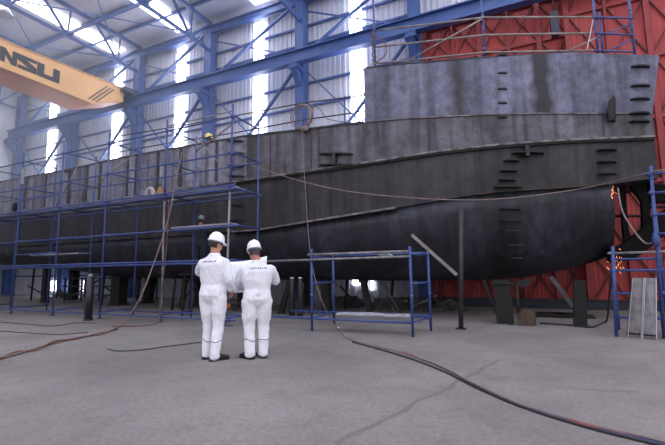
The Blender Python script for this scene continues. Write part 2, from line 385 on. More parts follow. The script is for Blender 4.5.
# red hangar door: two leaves, the right one nearer
def leaf(name, x0, x1, y, vs, zs, zt):
    d = MB(); corr(d, x0, x1, .06, zt, y, .13, .007); d = d.build(name, 'red_door', kind='structure')
    fr = MB()
    for i, x in enumerate(vs): fr.box((x-(.08 if i % 2 == 0 else .035), y-.14, .06), (x+(.08 if i % 2 == 0 else .035), y-.02, zt))
    for z in zs: fr.box((x0, y-.11, z-.06), (x1, y-.02, z+.06))
    fr.box((x0, y-.16, .02), (x1, y-.0, .2))
    fr.build('door_frame', 'red_frame', d)
    for i in range(len(vs)-1):
        for j in range(len(zs)-1):
            a, b = (vs[i]+.05, zs[j]+.04), (vs[i+1]-.05, zs[j+1]-.04)
            br = MB()
            br.bar((a[0], y-.07, a[1]), (b[0], y-.07, b[1]), .03, .05, (0, 1, 0))
            br.bar((a[0], y-.05, b[1]), (b[0], y-.05, a[1]), .03, .05, (0, 1, 0))
            br.build('diagonal_brace', 'brace_dark', d)
zs = [.12, 1.9, 3.9, 5.9, 7.9, 9.4, 10.9]
leaf('door_1', -3.0, 2.1, 15.5, [-2.95, -1.9, -.9, .1, 1.1, 2.05], zs, 11.0)
leaf('door_2', 1.9, 8.6, 15.15, [1.95, 3.05, 4.15, 5.25, 6.35, 7.45, 8.55], [.12, 1.9, 3.9, 5.9, 7.9, 9.9, 11.9], 12.6)
MB().box((-3.0, YW-.0, 10.9), (8.6, YW+.1, 11.1)).build('trim_1', 'red_frame', kind='structure')

# ------------------------------------------------------------------ overhead crane
X0 = -19.0; W = 1.75
t = thing('overhead_crane', 'yellow orange overhead travelling crane with black lettering at the upper left', 'crane')
ye = 14.1
def girder_ring(y, zb, zt): return [(X0, y, zb), (X0, y, zt), (X0-W, y, zt), (X0-W, y, zb)]
MB().loft([girder_ring(-16, 9.84, 11.04), girder_ring(9, 9.84, 11.04), girder_ring(12.35, 9.8, 11.18), girder_ring(14.05, 10.55, 11.32)], smooth=False).build('box_girder', 'crane_paint', t)
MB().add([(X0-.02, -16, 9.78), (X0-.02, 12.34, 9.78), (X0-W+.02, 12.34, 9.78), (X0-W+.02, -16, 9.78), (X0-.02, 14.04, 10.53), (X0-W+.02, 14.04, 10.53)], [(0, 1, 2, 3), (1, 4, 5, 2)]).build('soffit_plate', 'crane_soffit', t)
MB().bar((X0+.02, -16, 11.05), (X0+.02, 9, 11.05), .07, .03).bar((X0+.02, 9, 11.05), (X0+.02, 13.9, 11.3), .07, .03).build('top_flange', 'crane_paint', t)
MB().box((X0-1.6, 13.85, 10.62+.44), (X0+.35, 14.75, 11.3)).box((X0+.1, 14.4, 11.08), (X0+.35, 14.7, 11.3)).build('end_truck', 'box_dark', t)
def onface(pts, name, m='crane_letters'):
    q = [PX(px, py, X0+.004) for px, py in pts]; MB().prism(q, (.02, 0, 0)).build(name, m, t)
sc = lambda l: [(x/5.5625, 30+y/5.5625) for x, y in l]
# N (its left leg runs out of the frame), S, U: heavy slanted letters
def faceuv(u0, v0, u1, v1): pass
LB = []   # letter box helper: lower-left at Y=y0; slant s
def letter(polys, y0, wd, z0, ht, slant=.12):
    for poly in polys:
        q = [(X0+.004, y0+wd*(u)+slant*ht*v*-1, z0+ht*v) for u, v in poly]
        mbs.prism(q, (.02, 0, 0))
YA, YB_, YC_, YD = (PX(px, 70, X0).y for px in (60, 37, 17.5, -2))
zl, hl = 10.12, .62
for nm, y0, y1, polys in (
    ('letter_u', YB_, YA, [[(0, 0), (1, 0), (1, 1), (.7, 1), (.7, .3), (.3, .3), (.3, 1), (0, 1)]]),
    ('letter_s', YC_, YB_-.03, [[(0, 0), (1, 0), (1, .42), (.42, .76), (1, .76), (1, 1), (-.08, 1), (-.08, .62), (.6, .24), (0, .24)]]),
    ('letter_n', YD, YC_-.05, [[(0, 0), (.3, 0), (.3, .55), (.7, 0), (1, 0), (1, 1), (.72, 1), (.72, .42), (.3, 1), (0, 1)]])):
    mbs = MB(); letter(polys, y0, y1-y0, zl, hl, 0); mbs.build(nm, 'crane_letters', t)
for k in range(3):
    y = 12.1+k*.2; MB().prism([(X0+.004, y, 9.95), (X0+.004, y+.07, 9.95), (X0+.004, y+1.0, 11.0), (X0+.004, y+.93, 11.0)], (.01, 0, 0)).build('stripe', 'crane_letters', t)
seal(t)
# hanging lamp
t = thing('high_bay_lamp', 'grey high bay lamp hanging under the roof in the top left corner', 'lamp')
c = P(4, 11, 9.2)
q = [(.05, .32), (.12, .3), (.16, .2), (.24, .08), (.36, -.12), (.38, -.2)]
rings = [[c+Vector((rr*math.cos(a), rr*math.sin(a), zz)) for a in [2*PI*k/20 for k in range(20)]] for rr, zz in q]
MB().loft(rings).build('reflector', 'lamp_shell', t); MB().tube([c+Vector((0, 0, .3)), Vector((c.x, c.y, ZR))], .012).build('cable', 'hose_black', t); seal(t)

# ------------------------------------------------------------------ the ship
YC = 12.3
ship = thing('ship_hull', 'large unpainted grey steel ship hull under construction on supports', 'ship')
def interp(tab, x):
    if x <= tab[0][0]: return tab[0][1]
    for (a, va), (b, vb) in zip(tab, tab[1:]):
        if x <= b: return va+(vb-va)*(x-a)/(b-a)
    return tab[-1][1]
def smooth_tab(tab):
    P2 = [(a, b) for a, b in tab]; pts = bez([(a, b, 0) for a, b in P2], 6); return [(p.x, p.y) for p in pts]
plan = smooth_tab([(-34, 10.4), (-24, 9.95), (-16, 9.8), (-8, 9.8), (-3.5, 9.8), (-1.8, 9.95), (-.3, 10.35), (1.4, 10.95), (3.3, 11.55)])
def PY(X): return interp(plan, X)
def onhull(px, py, dy=0.0):     # point of the hull side seen at a pixel
    Y = 9.8
    for _ in range(8): p = P(px, py, Y); Y = PY(p.x)+dy
    return P(px, py, Y)
def ztab(pix, dy=0.0, extra=()):
    pts = [onhull(a, b, dy) for a, b in pix]; return sorted([(p.x, p.z) for p in pts]+list(extra))
zt_raise = ztab([(365, 68), (430, 62), (490, 57), (572, 53), (657, 57)])
zt_deck = ztab([(0, 182), (67, 170), (120, 158), (245, 136), (300, 130), (365, 122), (443, 117), (550, 113.5), (652, 113.5)], 0, [(-34, 5.9)])
zt_seam = ztab([(0, 215), (58, 207), (120, 200), (180, 190), (255, 179), (380, 161), (500, 145), (570, 140), (650, 137)], 0, [(-34, 4.1)])
zt_chine = ztab([(257, 230), (395, 208), (492, 192), (611, 184), (650, 178)], .05, [(-34, 2.5), (-14, 2.5)])
print('TAB', zt_raise, zt_deck, zt_seam, zt_chine)
zt_bot = ztab([(380, 281), (500, 280), (530, 277), (575, 268), (612, 256)], 1.0, [(-34, 2.1), (-20, 1.7), (-15, 1.15), (-9, 1.0), (-5, 1.0)])
def xend(z): return 3.0+(.35*max(0, z-4.3)/2.3)
def stations(x0, x1, step=.6):
    n = max(2, int(round((x1-x0)/step))); return [x0+(x1-x0)*i/n for i in range(n+1)]
def ring_near(levels): return levels+[(x, 2*YC-y, z) for x, y, z in reversed(levels)]
# upper hull
rings = []
for X in stations(-34, 3.05, .5):
    yd = PY(X); zd, zs_, zc = interp(zt_deck, X), interp(zt_seam, X), interp(zt_chine, X)
    lv = [(X, yd, zd), (X, yd, (zd+zs_)/2), (X, yd, zs_), (X, yd+.05, zs_-.01), (X, yd+.06, (zs_+zc)/2), (X, yd+.09, zc)]
    rings.append(lv)
def hull_skin(levels_rng, name, m):
    mb = MB(); rr = [ring_near(r[levels_rng[0]:levels_rng[1]]) for r in rings]
    mb.loft(rr, cap=True, smooth=False); return mb.build(name, m, ship)
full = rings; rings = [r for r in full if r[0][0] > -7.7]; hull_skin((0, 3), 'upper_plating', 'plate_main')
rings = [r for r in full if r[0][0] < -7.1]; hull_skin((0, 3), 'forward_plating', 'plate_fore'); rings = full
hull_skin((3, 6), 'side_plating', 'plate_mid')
# raised stern block, its plating leaning out a little at the end
rings = []
for X in stations(-3.55, 3.05, .4):
    k = (X+3.55)/6.6; Xt = X+.26*k**3; rings.append([(Xt, PY(X), interp(zt_raise, Xt)), (X+.13*k**3, PY(X)-.012, (interp(zt_raise, Xt)+interp(zt_deck, X))/2), (X, PY(X)-.02, interp(zt_deck, X)-.02)])
mb = MB(); mb.loft([ring_near(r) for r in rings], smooth=False); mb.build('raised_stern_plating', 'plate_aft', ship)
# lower hull
rings = []
for X in stations(-34, 2.12, .5):
    yd = PY(X)+.1; zc, zb = interp(zt_chine, X)-.015, interp(zt_bot, X)
    h = zc-zb; lv = []
    for k in range(9):
        a = k/8; th = a*PI/2
        lv.append((X, yd+.02+ (1-math.cos(th))*1.15, zc - h*(a**.9*.45+math.sin(th)*.55)))
    lv[-1] = (X, yd+1.25, zb); rings.append(lv)
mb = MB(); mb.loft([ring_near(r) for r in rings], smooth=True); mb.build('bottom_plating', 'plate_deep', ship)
# rub rail along the step, chine bar, weld beads
def strip(name, tab, x0, x1, dy, w, h, m, step=.5):
    pts = [Vector((X, PY(X)+dy, interp(tab, X))) for X in stations(x0, x1, step)]
    mb = MB(); mb.loft([[p+Vector((0, -w, -h/2)), p+Vector((0, -w, h/2)), p+Vector((0, .05, h/2)), p+Vector((0, .05, -h/2))] for p in pts], smooth=False)
    return mb.build(name, m, ship)
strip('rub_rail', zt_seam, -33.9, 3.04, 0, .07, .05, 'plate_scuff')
strip('rub_rail_lip', [(a, b-.05) for a, b in zt_seam], -33.9, 3.04, 0, .035, .05, 'plate_dark')
strip('chine_bar', zt_chine, -8.0, -2.8, .08, .09, .05, 'plate_scuff')
strip('chine_bar', zt_chine, -.9, 2.1, .08, .015, .02, 'wood_block')
strip('deck_edge_bar', zt_deck, -33.9, -3.6, 0, .03, .05, 'plate_edge')
strip('top_edge_bar', zt_raise, -3.5, 3.3, 0, .02, .03, 'plate_edge', .4)
strip('weld_bead', zt_deck, -3.5, 3.0, -.02, .012, .03, 'plate_scuff', .4)
lowseam = [(a, b-(b-1.0)*.42) for a, b in zt_chine]
# brackets welded on the side
def cleat(px0, px1, py, m='plate_dark', dep=.16, name='cleat', dy=0.0):
    a, b = onhull(px0, py, dy), onhull(px1, py, dy); d = b-a; n = Vector((d.y, -d.x, 0)).normalized()
    pts = [a, a+d*.12+n*dep*.7, a+d*.35+n*dep, a+d*.65+n*dep, a+d*.88+n*dep*.7, b]
    pts = [p+n*(-.03 if i in (0, 5) else 0) for i, p in enumerate(pts)]
    MB().prism(pts, (0, 0, .035)).build(name, m, ship)
for y in (69, 88, 101, 115, 123): cleat(628, 650, y)
for y in (151, 163, 175): cleat(597, 617, y)
for y in (56, 74, 90, 104, 118): cleat(497, 508, y, dep=.06)
for a, b, y in ((494, 523, 188), (499, 516, 181), (500, 518, 172), (503, 520, 162), (500, 521, 210), (500, 522, 222), (502, 524, 232), (505, 524, 246), (508, 523, 259)): cleat(a, b, y, dy=.12 if y > 195 else .04)
for y in (142, 154, 167, 177): cleat(228, 245, y)
for y in (192, 206, 221): cleat(231, 244, y, dy=.08)
cleat(318, 355, 155); cleat(318, 356, 166); cleat(63, 75, 172); cleat(512, 545, 154)
for x, y in ((336, 155), (527, 147)):
    a, b = onhull(x, y), onhull(x, y+10); MB().prism([a+Vector((-.04, .03, 0)), a+Vector((.04, .03, 0)), a+Vector((.04, -.16, 0)), a+Vector((-.04, -.16, 0))], (0, 0, b.z-a.z)).build('lug_web', 'plate_edge', ship)
a, b, c = onhull(610, 105), onhull(616, 98), onhull(616, 122)
MB().prism([a, b, c, c+Vector((-.1, 0, 0))], (-.08, -.22, 0)).build('fin_plate', 'plate_dark', ship)
# vertical frames showing on the left part of the side
for px, w in ((25, .1), (68, .12), (86, .08), (99, .12), (127, .09), (135, .05), (157, .09), (180, .13), (216, .09), (45, .06)):
    p = onhull(px, 190 if px > 100 else 200); X = p.x
    MB().box((X-w/2, PY(X)-.03, interp(zt_seam, X)+.1), (X+w/2, PY(X)+.04, interp(zt_deck, X)-.03)).build('vertical_stiffener', 'plate_edge', ship)
for X in (-5.2, -6.6, -1.9, 2.0):
    MB().box((X-.01, PY(X)-.012, interp(zt_seam, X)+.05), (X+.01, PY(X)+.03, interp(zt_deck, X))).build('weld_seam', 'plate_edge', ship)
# hole in the side at far left
c = onhull(15.5, 207); MB().tube([c+Vector((0, -.04, 0)), c+Vector((0, .04, 0))], .2, 16).build('porthole', 'plate_black', ship)
# stern frame behind the lower hull: rudder post, curved horn and heel
def plate_shape(pix, Y, th, name, m='plate_dark'):
    MB().prism([P(a, b, Y) for a, b in pix], (0, th, 0)).build(name, m, ship)
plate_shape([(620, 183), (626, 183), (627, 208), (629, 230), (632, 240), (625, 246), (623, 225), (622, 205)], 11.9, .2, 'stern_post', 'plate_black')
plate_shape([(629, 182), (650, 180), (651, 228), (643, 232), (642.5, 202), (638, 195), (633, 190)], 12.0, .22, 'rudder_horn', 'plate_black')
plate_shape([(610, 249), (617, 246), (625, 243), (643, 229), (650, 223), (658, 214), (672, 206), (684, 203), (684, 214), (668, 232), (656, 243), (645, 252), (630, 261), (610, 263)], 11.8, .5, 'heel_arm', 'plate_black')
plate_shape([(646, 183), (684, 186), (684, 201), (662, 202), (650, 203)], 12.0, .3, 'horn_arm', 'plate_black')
for a, b in (((613, 216), (650, 216)), ((645, 207), (680, 207)), ((625, 192), (640, 190))):
    MB().tube([P(*a, 12.1), P(*b, 12.1)], .035).build('frame_bar', 'plate_dark', ship)
MB().prism([P(516, 281, 10.9), P(532, 278, 10.9), P(531, 283, 10.9), P(527, 287, 10.9), P(521, 287, 10.9)], (0, .12, 0)).build('lifting_lug', 'plate_dark', ship)
seal(ship)
# sparks where someone cuts at the stern
k = 0
def spark(px, py, Y, s=.02):
    c = P(px, py, Y); v = Vector((random.uniform(-1, 1), 0, random.uniform(-1.5, -.5)))*s*3.2
    return (c, v, s)
for cx_, cy_, Y, n, lab in ((611, 190, 11.3, 22, 'orange cutting sparks at the upper edge of the open stern'), (616, 264, 11.4, 26, 'orange cutting sparks falling under the hull corner beside the blue scaffold')):
    mb = MB()
    for i in range(n):
        c, v, s = spark(cx_+random.gauss(0, 3.6), cy_+random.gauss(0, 5.5), Y, random.uniform(.004, .010)); mb.tube([c-v, c, c+v], [.002, s*.5, .002], 5)
    tag(mb.build('sparks', 'spark'), lab, 'sparks', kind='stuff')

# supports under the hull
def post(name, label, cat, a, b, w, m, group=None, d=None):
    mb = MB(); mb.bar(a, b, w, d or w, (0, 1, 0)); return tag(mb.build(name, m), label, cat, group)
def zb(X): return interp(zt_bot, X)
t = thing('stern_support', 'dark stacked support pillar under the stern beside a wooden block', 'support')
g = G(505, 324)
MB().prism([(g.x-.17, g.y, 0), (g.x+.19, g.y, 0), (g.x+.15, g.y, 1.0), (g.x-.19, g.y, 1.0)], (0, .4, 0)).build('pillar', 'wood_dark', t)
MB().box((g.x-.25, g.y-.04, .9), (g.x+.24, g.y+.44, .96)).build('cap_plate', 'plate_dark', t)
MB().bar((g.x-.42, g.y+.3, .98), (g.x-.14, g.y+.3, .1), .07, .07).build('side_strut', 'plate_dark', t)
MB().tube([(g.x+.3, g.y-.02, .02), (g.x+.3, g.y-.02, .9)], .03).build('screw_jack', 'plate_dark', t)
seal(t)
t = thing('wood_block', 'short brown timber block lying beside the stern support pillar', 'wood block')
g = G(526, 326); mb = MB().prism([(g.x-.16, g.y, 0), (g.x+.17, g.y, 0), (g.x+.18, g.y, .26), (g.x+.08, g.y, .33), (g.x-.1, g.y, .31), (g.x-.17, g.y, .2)], (.04, .36, 0)); mb.build('log', 'wood_block', t); MB().box((g.x-.36, g.y+.1, 0), (g.x-.26, g.y+.3, .16)).build('wedge', 'wood_dark', t); seal(t)
g = G(582, 327); t = thing('short_post', 'thick dark upright post standing free under the stern', 'post')
MB().prism([(g.x-.15, g.y, 0), (g.x+.1, g.y, 0), (g.x+.15, g.y, .98), (g.x-.07, g.y, 1.0)], (0, .2, 0)).build('post', 'wood_dark', t)
MB().box((g.x-.13, g.y-.03, 0), (g.x+.17, g.y+.23, .02)).build('foot', 'plate_dark', t); seal(t)
a = P(551, 277, 11.2); b = P(574, 308, 10.9); post('slanting_strut', 'grey slanting steel strut from the hull bottom to the short dark post', 'strut', a, b, .1, 'plate_edge')
g = G(461, 329); t = thing('steel_pole', 'tall slim grey steel pole standing on the floor before the hull', 'pole')
MB().tube([g, P(461, 208, g.y)], .05, 12).build('pole', 'plate_edge', t); MB().box((g.x-.1, g.y-.1, 0), (g.x+.1, g.y+.1, .02)).build('foot_plate', 'plate_dark', t); seal(t)
a, b = P(412, 235, 9.75), P(457, 275, 9.6); post('slanting_strut', 'pale slanting steel bar leaning on the hull left of the slim grey pole', 'strut', a, b, .07, 'tube_rust')
g = G(88, 320.5); t = thing('steel_bollard', 'black cylindrical steel post standing in front of the left scaffold', 'bollard')
MB().tube([g, g+Vector((0, 0, 1.2))], .1, 20).build('tube_body', 'bottle_dark', t); c = g+Vector((0, 0, 1.2))
MB().tube([c, c+Vector((0, 0, .04)), c+Vector((0, 0, .07))], [.09, .07, .03], 20).build('cap', 'alu', t)
MB().tube([g, g+Vector((0, 0, .04))], .125, 20).build('base_ring', 'bottle_dark', t); seal(t)
k = 0
for px0, px1, yb, Y, w, lab in (
    (290, 281, 317, 10.6, .15, 'dark slanting prop under the hull right of the white overalled men'),
    (364, 370, 317, 11.4, .17, 'dark leaning prop under the hull beside the bright low opening'),
    (326, 327, 316, 11.2, .26, 'broad dark prop behind the low blue frame'),
    (184, 181, 314, 10.9, .14, 'dark prop under the hull left of the taller man'),
    (196, 197, 314, 11.8, .2, 'dark prop just behind the taller man'),
    (118, 118, 313, 11.4, .5, 'very broad dark prop right of the black bollard'),
    (44, 44, 309, 11.5, .28, 'dark prop under the hull left of the black bollard'),
    (72, 72, 309, 13.2, .4, 'far dark prop between the two left props'),
    (150, 147, 313, 12.6, .35, 'far dark prop behind the hanging hoses'),
    (245, 246, 313, 12.5, .5, 'far dark prop behind the two men'),
    (306, 308, 314, 13, .3, 'far dark prop beside the gas bottles')):
    g = P(px1, yb, Y); g.z = 0; top = P(px0, 282, Y); top.z = max(zb(top.x)-.01, .98); top.x = g.x+(P(px0, 282, Y).x-P(px1, 282, Y).x)
    t = thing('hull_prop', lab, 'prop', group='props under the hull'); MB().bar(g, top, w, w*.8, (0, 1, 0)).build('shaft', 'wood_dark', t)
    MB().box((top.x-w*.7, Y-w*.5, top.z-.08), (top.x+w*.7, Y+w*.5, top.z)).build('head_block', 'plate_dark', t)
    MB().box((g.x-w*.65, Y-w*.5, 0), (g.x+w*.65, Y+w*.5, .06)).build('foot_block', 'plate_dark', t); seal(t)
for a, b, lab in (((299, 243), (233, 310), 'thin grey bar slanting under the hull right of the men'), ((382, 281), (402, 316), 'dark strut slanting from the hull bottom behind the low frame'), ((148, 250), (130, 275), 'thin slanting bar under the hull near the hanging hoses')):
    post('slanting_strut', lab, 'strut', P(*a, 10.7), P(*b, 10.9), .06, 'plate_edge')
for px, Y, lab in ((30, 12.2, 'thin dark pole under the far left hull beside the tube rack'), (101, 11.0, 'thin dark pole under the hull left of the hanging hoses'), (137, 12.0, 'thin dark pole under the hull behind the hanging hoses'), (172, 10.4, 'thin dark pole just right of the hanging red hose'), (345, 12.4, 'thin dark pole behind the low blue frame'), (391, 12.9, 'thin dark pole among the scrap behind the low frame')):
    g = P(px, 312, Y); g.z = 0; tag(MB().tube([g, (g.x+.1, g.y, max(zb(g.x), 1.0)+.02)], .045, 8).build('prop_pole', 'wood_dark'), lab, 'prop', 'thin poles under the hull')
for px0, px1, Y, lab in ((28, 52, 12.9, 'dark bar leaning across the far left props'), (104, 128, 11.6, 'dark bar leaning beside the broad left prop'), (196, 176, 11.2, 'dark bar leaning behind the taller man'), (340, 360, 12.8, 'dark bar leaning by the bright low opening')):
    a = P(px0, 286, Y); b = P(px1, 310, Y); b.z = .03; post('leaning_bar', lab, 'bar', a, b, .06, 'plate_edge', 'bars leaning under the hull')
# bottles
for i, (px, lab) in enumerate(((292, 'dark gas bottle with pale cap, left of the pair under the hull'), (300.5, 'dark gas bottle with pale cap, right of the pair under the hull'))):
    g = P(px, 315, 10.2); g.z = 0; t = thing('gas_bottle', lab, 'gas bottle', g, group='gas bottles under the hull')
    prof = [(.08, 0), (.09, .02), (.09, .9), (.07, 1.0), (.03, 1.06)]
    MB().loft([[(r*math.cos(a), r*math.sin(a), z) for a in [2*PI*j/16 for j in range(16)]] for r, z in prof]).build('cylinder', 'bottle_dark', t)
    MB().tube([(0, 0, 1.05), (0, 0, 1.1)], .055, 12).build('cap', 'bottle_cap', t)

# ------------------------------------------------------------------ scaffolds
def tb(a, b, name, m, par, r=.023, n=8): return MB().tube([a, b], r, n).build(name, m, par)
def coupler(c, par, m='tube_blue'): MB().tube([Vector(c)-Vector((0, 0, .04)), Vector(c)+Vector((0, 0, .04))], .036, 8).build('coupler', m, par)
YS, YB = 7.75, 8.85
sx = [-6.35, -8.62, -11.0, -13.2, -15.45, -17.75, -20.1]
lev = [.14, 1.5, 2.38, 3.3, 4.21, 5.15]
t = thing('tube_scaffold', 'long blue tube scaffold standing along the left side of the hull', 'scaffold')
for i, x in enumerate(sx):
    m = 'tube_grey' if i == 0 else 'tube_blue'
    if i == 0:
        tb((x-.12, YS, 0), (x-.05, YS, 3.3), 'standard', 'tube_grey', t, .027); tb((x-.05, YS, 3.25), (x, YS, 5.5), 'standard', 'tube_blue', t, .027)
    elif i == 1:
        tb((x+.05, YS, 0), (x, YS, 3.2), 'standard', 'tube_grey', t, .027); tb((x, YS, 3.15), (x, YS, 5.5), 'standard', 'tube_blue', t, .027)
    else: tb((x, YS, 0), (x, YS, 5.5), 'standard', 'tube_blue', t, .027)
    tb((x, YB, 0), (x, YB, 5.35), 'standard', 'tube_blue', t, .025)
    for z in lev:
        tb((x, YS-.05, z+.05), (x, YB+.05, z+.05), 'transom', 'tube_blue', t, .022)
        coupler((x, YS, z), t)
    MB().box((x-.07, YS-.07, 0), (x+.07, YS+.07, .012)).build('base_plate', 'tube_blue', t)
for z in lev:
    x1 = -6.15 if z != 1.5 else -4.0
    tb((-20.5, YS-.03, z), (x1, YS-.03, z), 'ledger', 'tube_blue', t)
    if z in (1.5, 3.3, 4.21): tb((-20.5, YB-.03, z+.02), (-6.2, YB-.03, z+.02), 'ledger', 'tube_blue', t, .022)
tb((-20.5, YS-.04, 1.58), (-6.2, YS-.04, 1.56), 'ledger', 'tube_blue', t); tb((-20.5, YS-.04, 3.4), (-6.2, YS-.04, 3.4), 'ledger', 'tube_blue', t)
tb((-11.1, YS+.3, .22), (-4.4, YS+.3, .22), 'ledger', 'tube_blue', t)
tb((-13.2, YS-.03, 1.95), (-15.4, YS-.03, 1.95), 'ledger', 'tube_blue', t); tb((-13.3, YS-.03, 3.8), (-15.4, YS-.03, 3.8), 'ledger', 'tube_blue', t)
tb((-8.6, YS, 5.3), (-6.4, YS, 5.32), 'ledger', 'tube_grey', t, .02)
tb((-8.6, YB, 4.9), (-6.4, YS, 4.95), 'guard_rail', 'tube_rust', t, .02)
for x0, x1, z0, z1 in ((-8.5, -7.2, 5.3, 3.9), (-13.2, -11.0, 4.2, 5.2), (-15.4, -13.9, 3.4, 5.3)):
    tb((x0, YB-.1, z0), (x1, YB-.1, z1), 'diagonal_tube', 'tube_rust', t, .02)
seal(t)
for i, (x0, x1, z, y0, y1, m, lab) in enumerate((
    (-20.4, -6.3, 3.36, YS+.03, YS+.3, 'plank', 'long front plank row on the upper scaffold deck at left'),
    (-20.4, -6.4, 3.38, YS+.36, YS+.62, 'plank', 'second long plank row on the upper scaffold deck'),
    (-20.4, -6.4, 3.36, YS+.68, YS+.95, 'plank', 'rear long plank row on the upper scaffold deck'),
    (-8.4, -6.4, 2.44, YS+.05, YS+.35, 'rag', 'pale plank on the scaffold above the taller man'),
    (-15.6, -12.9, 1.93, YS+.5, YS+.85, 'plank', 'short pale plank low on the far left scaffold'))):
    mb = MB().box((x0, y0, z), (x1, y1, z+.04)); tag(mb.build('scaffold_plank', m), lab, 'plank', 'planks on the left scaffold')
# low frame in the middle
t = thing('low_scaffold_frame', 'low blue tube frame standing on the floor right of the shorter man', 'scaffold')
A = G(312, 331); B = G(413, 337); A2 = G(334, 324); B2 = G(431, 331)
for p, hgt in ((A, 1.74), (B, 1.72), (A2, 1.68), (B2, 1.66)):
    tb(p, p+Vector((0, 0, hgt)), 'standard', 'tube_blue', t, .028); coupler(p+Vector((0, 0, .75)), t)
def up(p, z): return Vector((p.x, p.y, z))
d = (A-B).normalized()
tb(up(A, 1.62)+d*.1, up(B, 1.62), 'ledger', 'tube_grey', t, .026); tb(up(A, 1.5)+d*1.4+Vector((0, -.03, 0)), up(B, 1.52)-Vector((0, .03, 0)), 'ledger', 'tube_grey', t)
tb(up(A2, 1.62), up(B2, 1.62), 'ledger', 'tube_blue', t); tb(up(A, .26)+d*1.6, up(B, .26)-d*.0, 'ledger', 'tube_blue', t); tb(up(A2, .28)+d*1.2, up(B2, .3), 'ledger', 'tube_blue', t, .03)
for z in (1.57, 1.0, .28): tb(up(A, z), up(A2, z), 'transom', 'tube_blue', t); tb(up(B, z), up(B2, z), 'transom', 'tube_blue', t)
seal(t)
mb = MB(); a, b = up(A, .33)+Vector((.5, .25, 0)), up(B, .33)+Vector((-.1, .3, 0))
pts = [a+(b-a)*i/12 for i in range(13)]
mb.loft([[p+Vector((0, -.12-.03*random.random(), 0)), p+Vector((0, -.1, .03+.03*random.random())), p+Vector((0, .05, .04+.04*random.random())), p+Vector((0, .16, .02))] for p in pts]); tag(mb.build('dust_sheet', 'rag'), 'crumpled pale dust sheet lying along the low blue frame', 'sheet')
a = P(373, 253, 7.8); mb = MB().prism([a, a+Vector((.25, 0, 0)), a+Vector((.4, .02, -.07)), a+Vector((.15, .02, -.07))], (0, .06, .015)); tag(mb.build('rag', 'rag'), 'small pale rag hanging over the top rail of the low frame', 'rag')
# right scaffold
t = thing('stern_scaffold', 'blue tube scaffold tower at the right edge beside the open stern', 'scaffold')
r1 = G(615, 333); r2 = G(663, 334); Yr = 9.0; r1 = Vector((1.5, Yr, 0)); r2 = Vector((2.2, Yr, 0)); r3 = Vector((2.5, Yr+.9, 0))
tb(r1, r1+Vector((.08, 0, 1.65)), 'standard', 'tube_blue', t, .03); tb(r2, up(r2, 3.1)+Vector((.08, 0, 0)), 'standard', 'tube_blue', t, .03)
r1b = Vector((1.72, Yr+.95, 0)); r4 = Vector((3.3, Yr, 0)); tb(r1b, up(r1b, 1.6), 'standard', 'tube_blue', t); tb(r3, up(r3, 3.0), 'standard', 'tube_blue', t); tb(r4, up(r4, 3.1), 'standard', 'tube_blue', t)
for z in (.35, .78, 1.2, 1.52):
    tb(up(r1, z), up(r4, z), 'ledger', 'tube_grey' if z == 1.52 else 'tube_blue', t); tb(up(r1, z), up(r1b, z), 'transom', 'tube_blue', t); tb(up(r2, z), up(r3, z), 'transom', 'tube_blue', t)
tb(up(r1b, 1.42), up(r3, 1.42), 'ledger', 'tube_blue', t)
for z in (1.85, 2.2, 2.6, 2.95): tb(up(r2, z), up(r4, z), 'ledger', 'tube_blue', t); coupler(up(r2, z)+Vector((.05, 0, 0)), t)
c = P(656, 240, Yr-.05); MB().tube([c+Vector((0, 0, -.12)), c+Vector((0, 0, -.04)), c+Vector((0, 0, .04)), c+Vector((0, 0, .12))], [.04, .06, .06, .03], 10).build('clamp', 'tube_blue', t)
seal(t)
# ramp boards leaning on it
L0, R0 = G(627, 337), G(657, 340); topz = 1.08
t = thing('ramp_boards', 'pair of grey aluminium boards leaning upright on the right scaffold', 'boards')
for k in range(2):
    a = L0+(R0-L0)*(k*.5+.02); b = L0+(R0-L0)*(k*.5+.47); a1 = P((632.5, 644.8)[k], 278, 8.9); b1 = P((643.5, 655.5)[k], 278, 8.9)
    MB().prism([a+Vector((0, 0, .08)), b+Vector((0, 0, .08)), b1, a1], (0, .035, 0)).build('board', 'alu', t)
    for p, q in ((a, a1), (b, b1)): MB().bar(p+Vector((0, -.01, .0)), q+Vector((0, -.01, 0)), .012, .05, (0, 1, 0)).build('side_rail', 'alu_rail', t)
MB().bar(L0+Vector((0, 0, .07)), R0+Vector((0, 0, .07)), .03, .03).build('foot_bar', 'plate_dark', t)
seal(t)
# guard rails on the raised deck
def lineup(pix): return [onhull(a, b, .05) for a, b in pix]
t = thing('stern_guard_rail', 'brown tube guard rail with blue posts along the raised stern deck', 'guard rail')
def base_at(px, py, ztop):
    p = onhull(px, py, .08); return p
posts = [(375, 63, 8.9), (485, 54, 8.5), (598, 51, 8.2), (603, 51, 7.6), (635, 55, 8.3)]
pp = []
for a, b, h in posts:
    p = onhull(a, b, .1); z0 = interp(zt_raise, p.x)-.0; pp.append(p)
    tb(Vector((p.x, p.y, z0)), Vector((p.x, p.y, h)), 'standard', 'tube_blue', t, .03)
for row in (((380, 30), (485, 17.5), (591, 17)), ((376, 47), (485, 35), (592, 33)), ((372, 64), (485, 52.5), (594, 50.5))):
    q = [onhull(a, b, .03) for a, b in row]
    MB().tube(q, .026).build('rail', 'tube_rust', t)
for y0, y1 in ((17.5, 18), (33, 35), (50.5, 52)): tb(onhull(594, y0, .05), onhull(633, y1, .05), 'rail', 'tube_blue', t)
for a, b in (((597, 38), (630, 24)), ((610, 50), (632, 40))): tb(onhull(*a, .1), onhull(*b, .1), 'diagonal_tube', 'tube_blue', t, .02)
tb(onhull(404, 63, 0), onhull(482, 19, 0), 'diagonal_tube', 'tube_rust', t, .02); tb(onhull(565, 52, 0), onhull(596, 38, 0), 'diagonal_tube', 'tube_rust', t, .02)
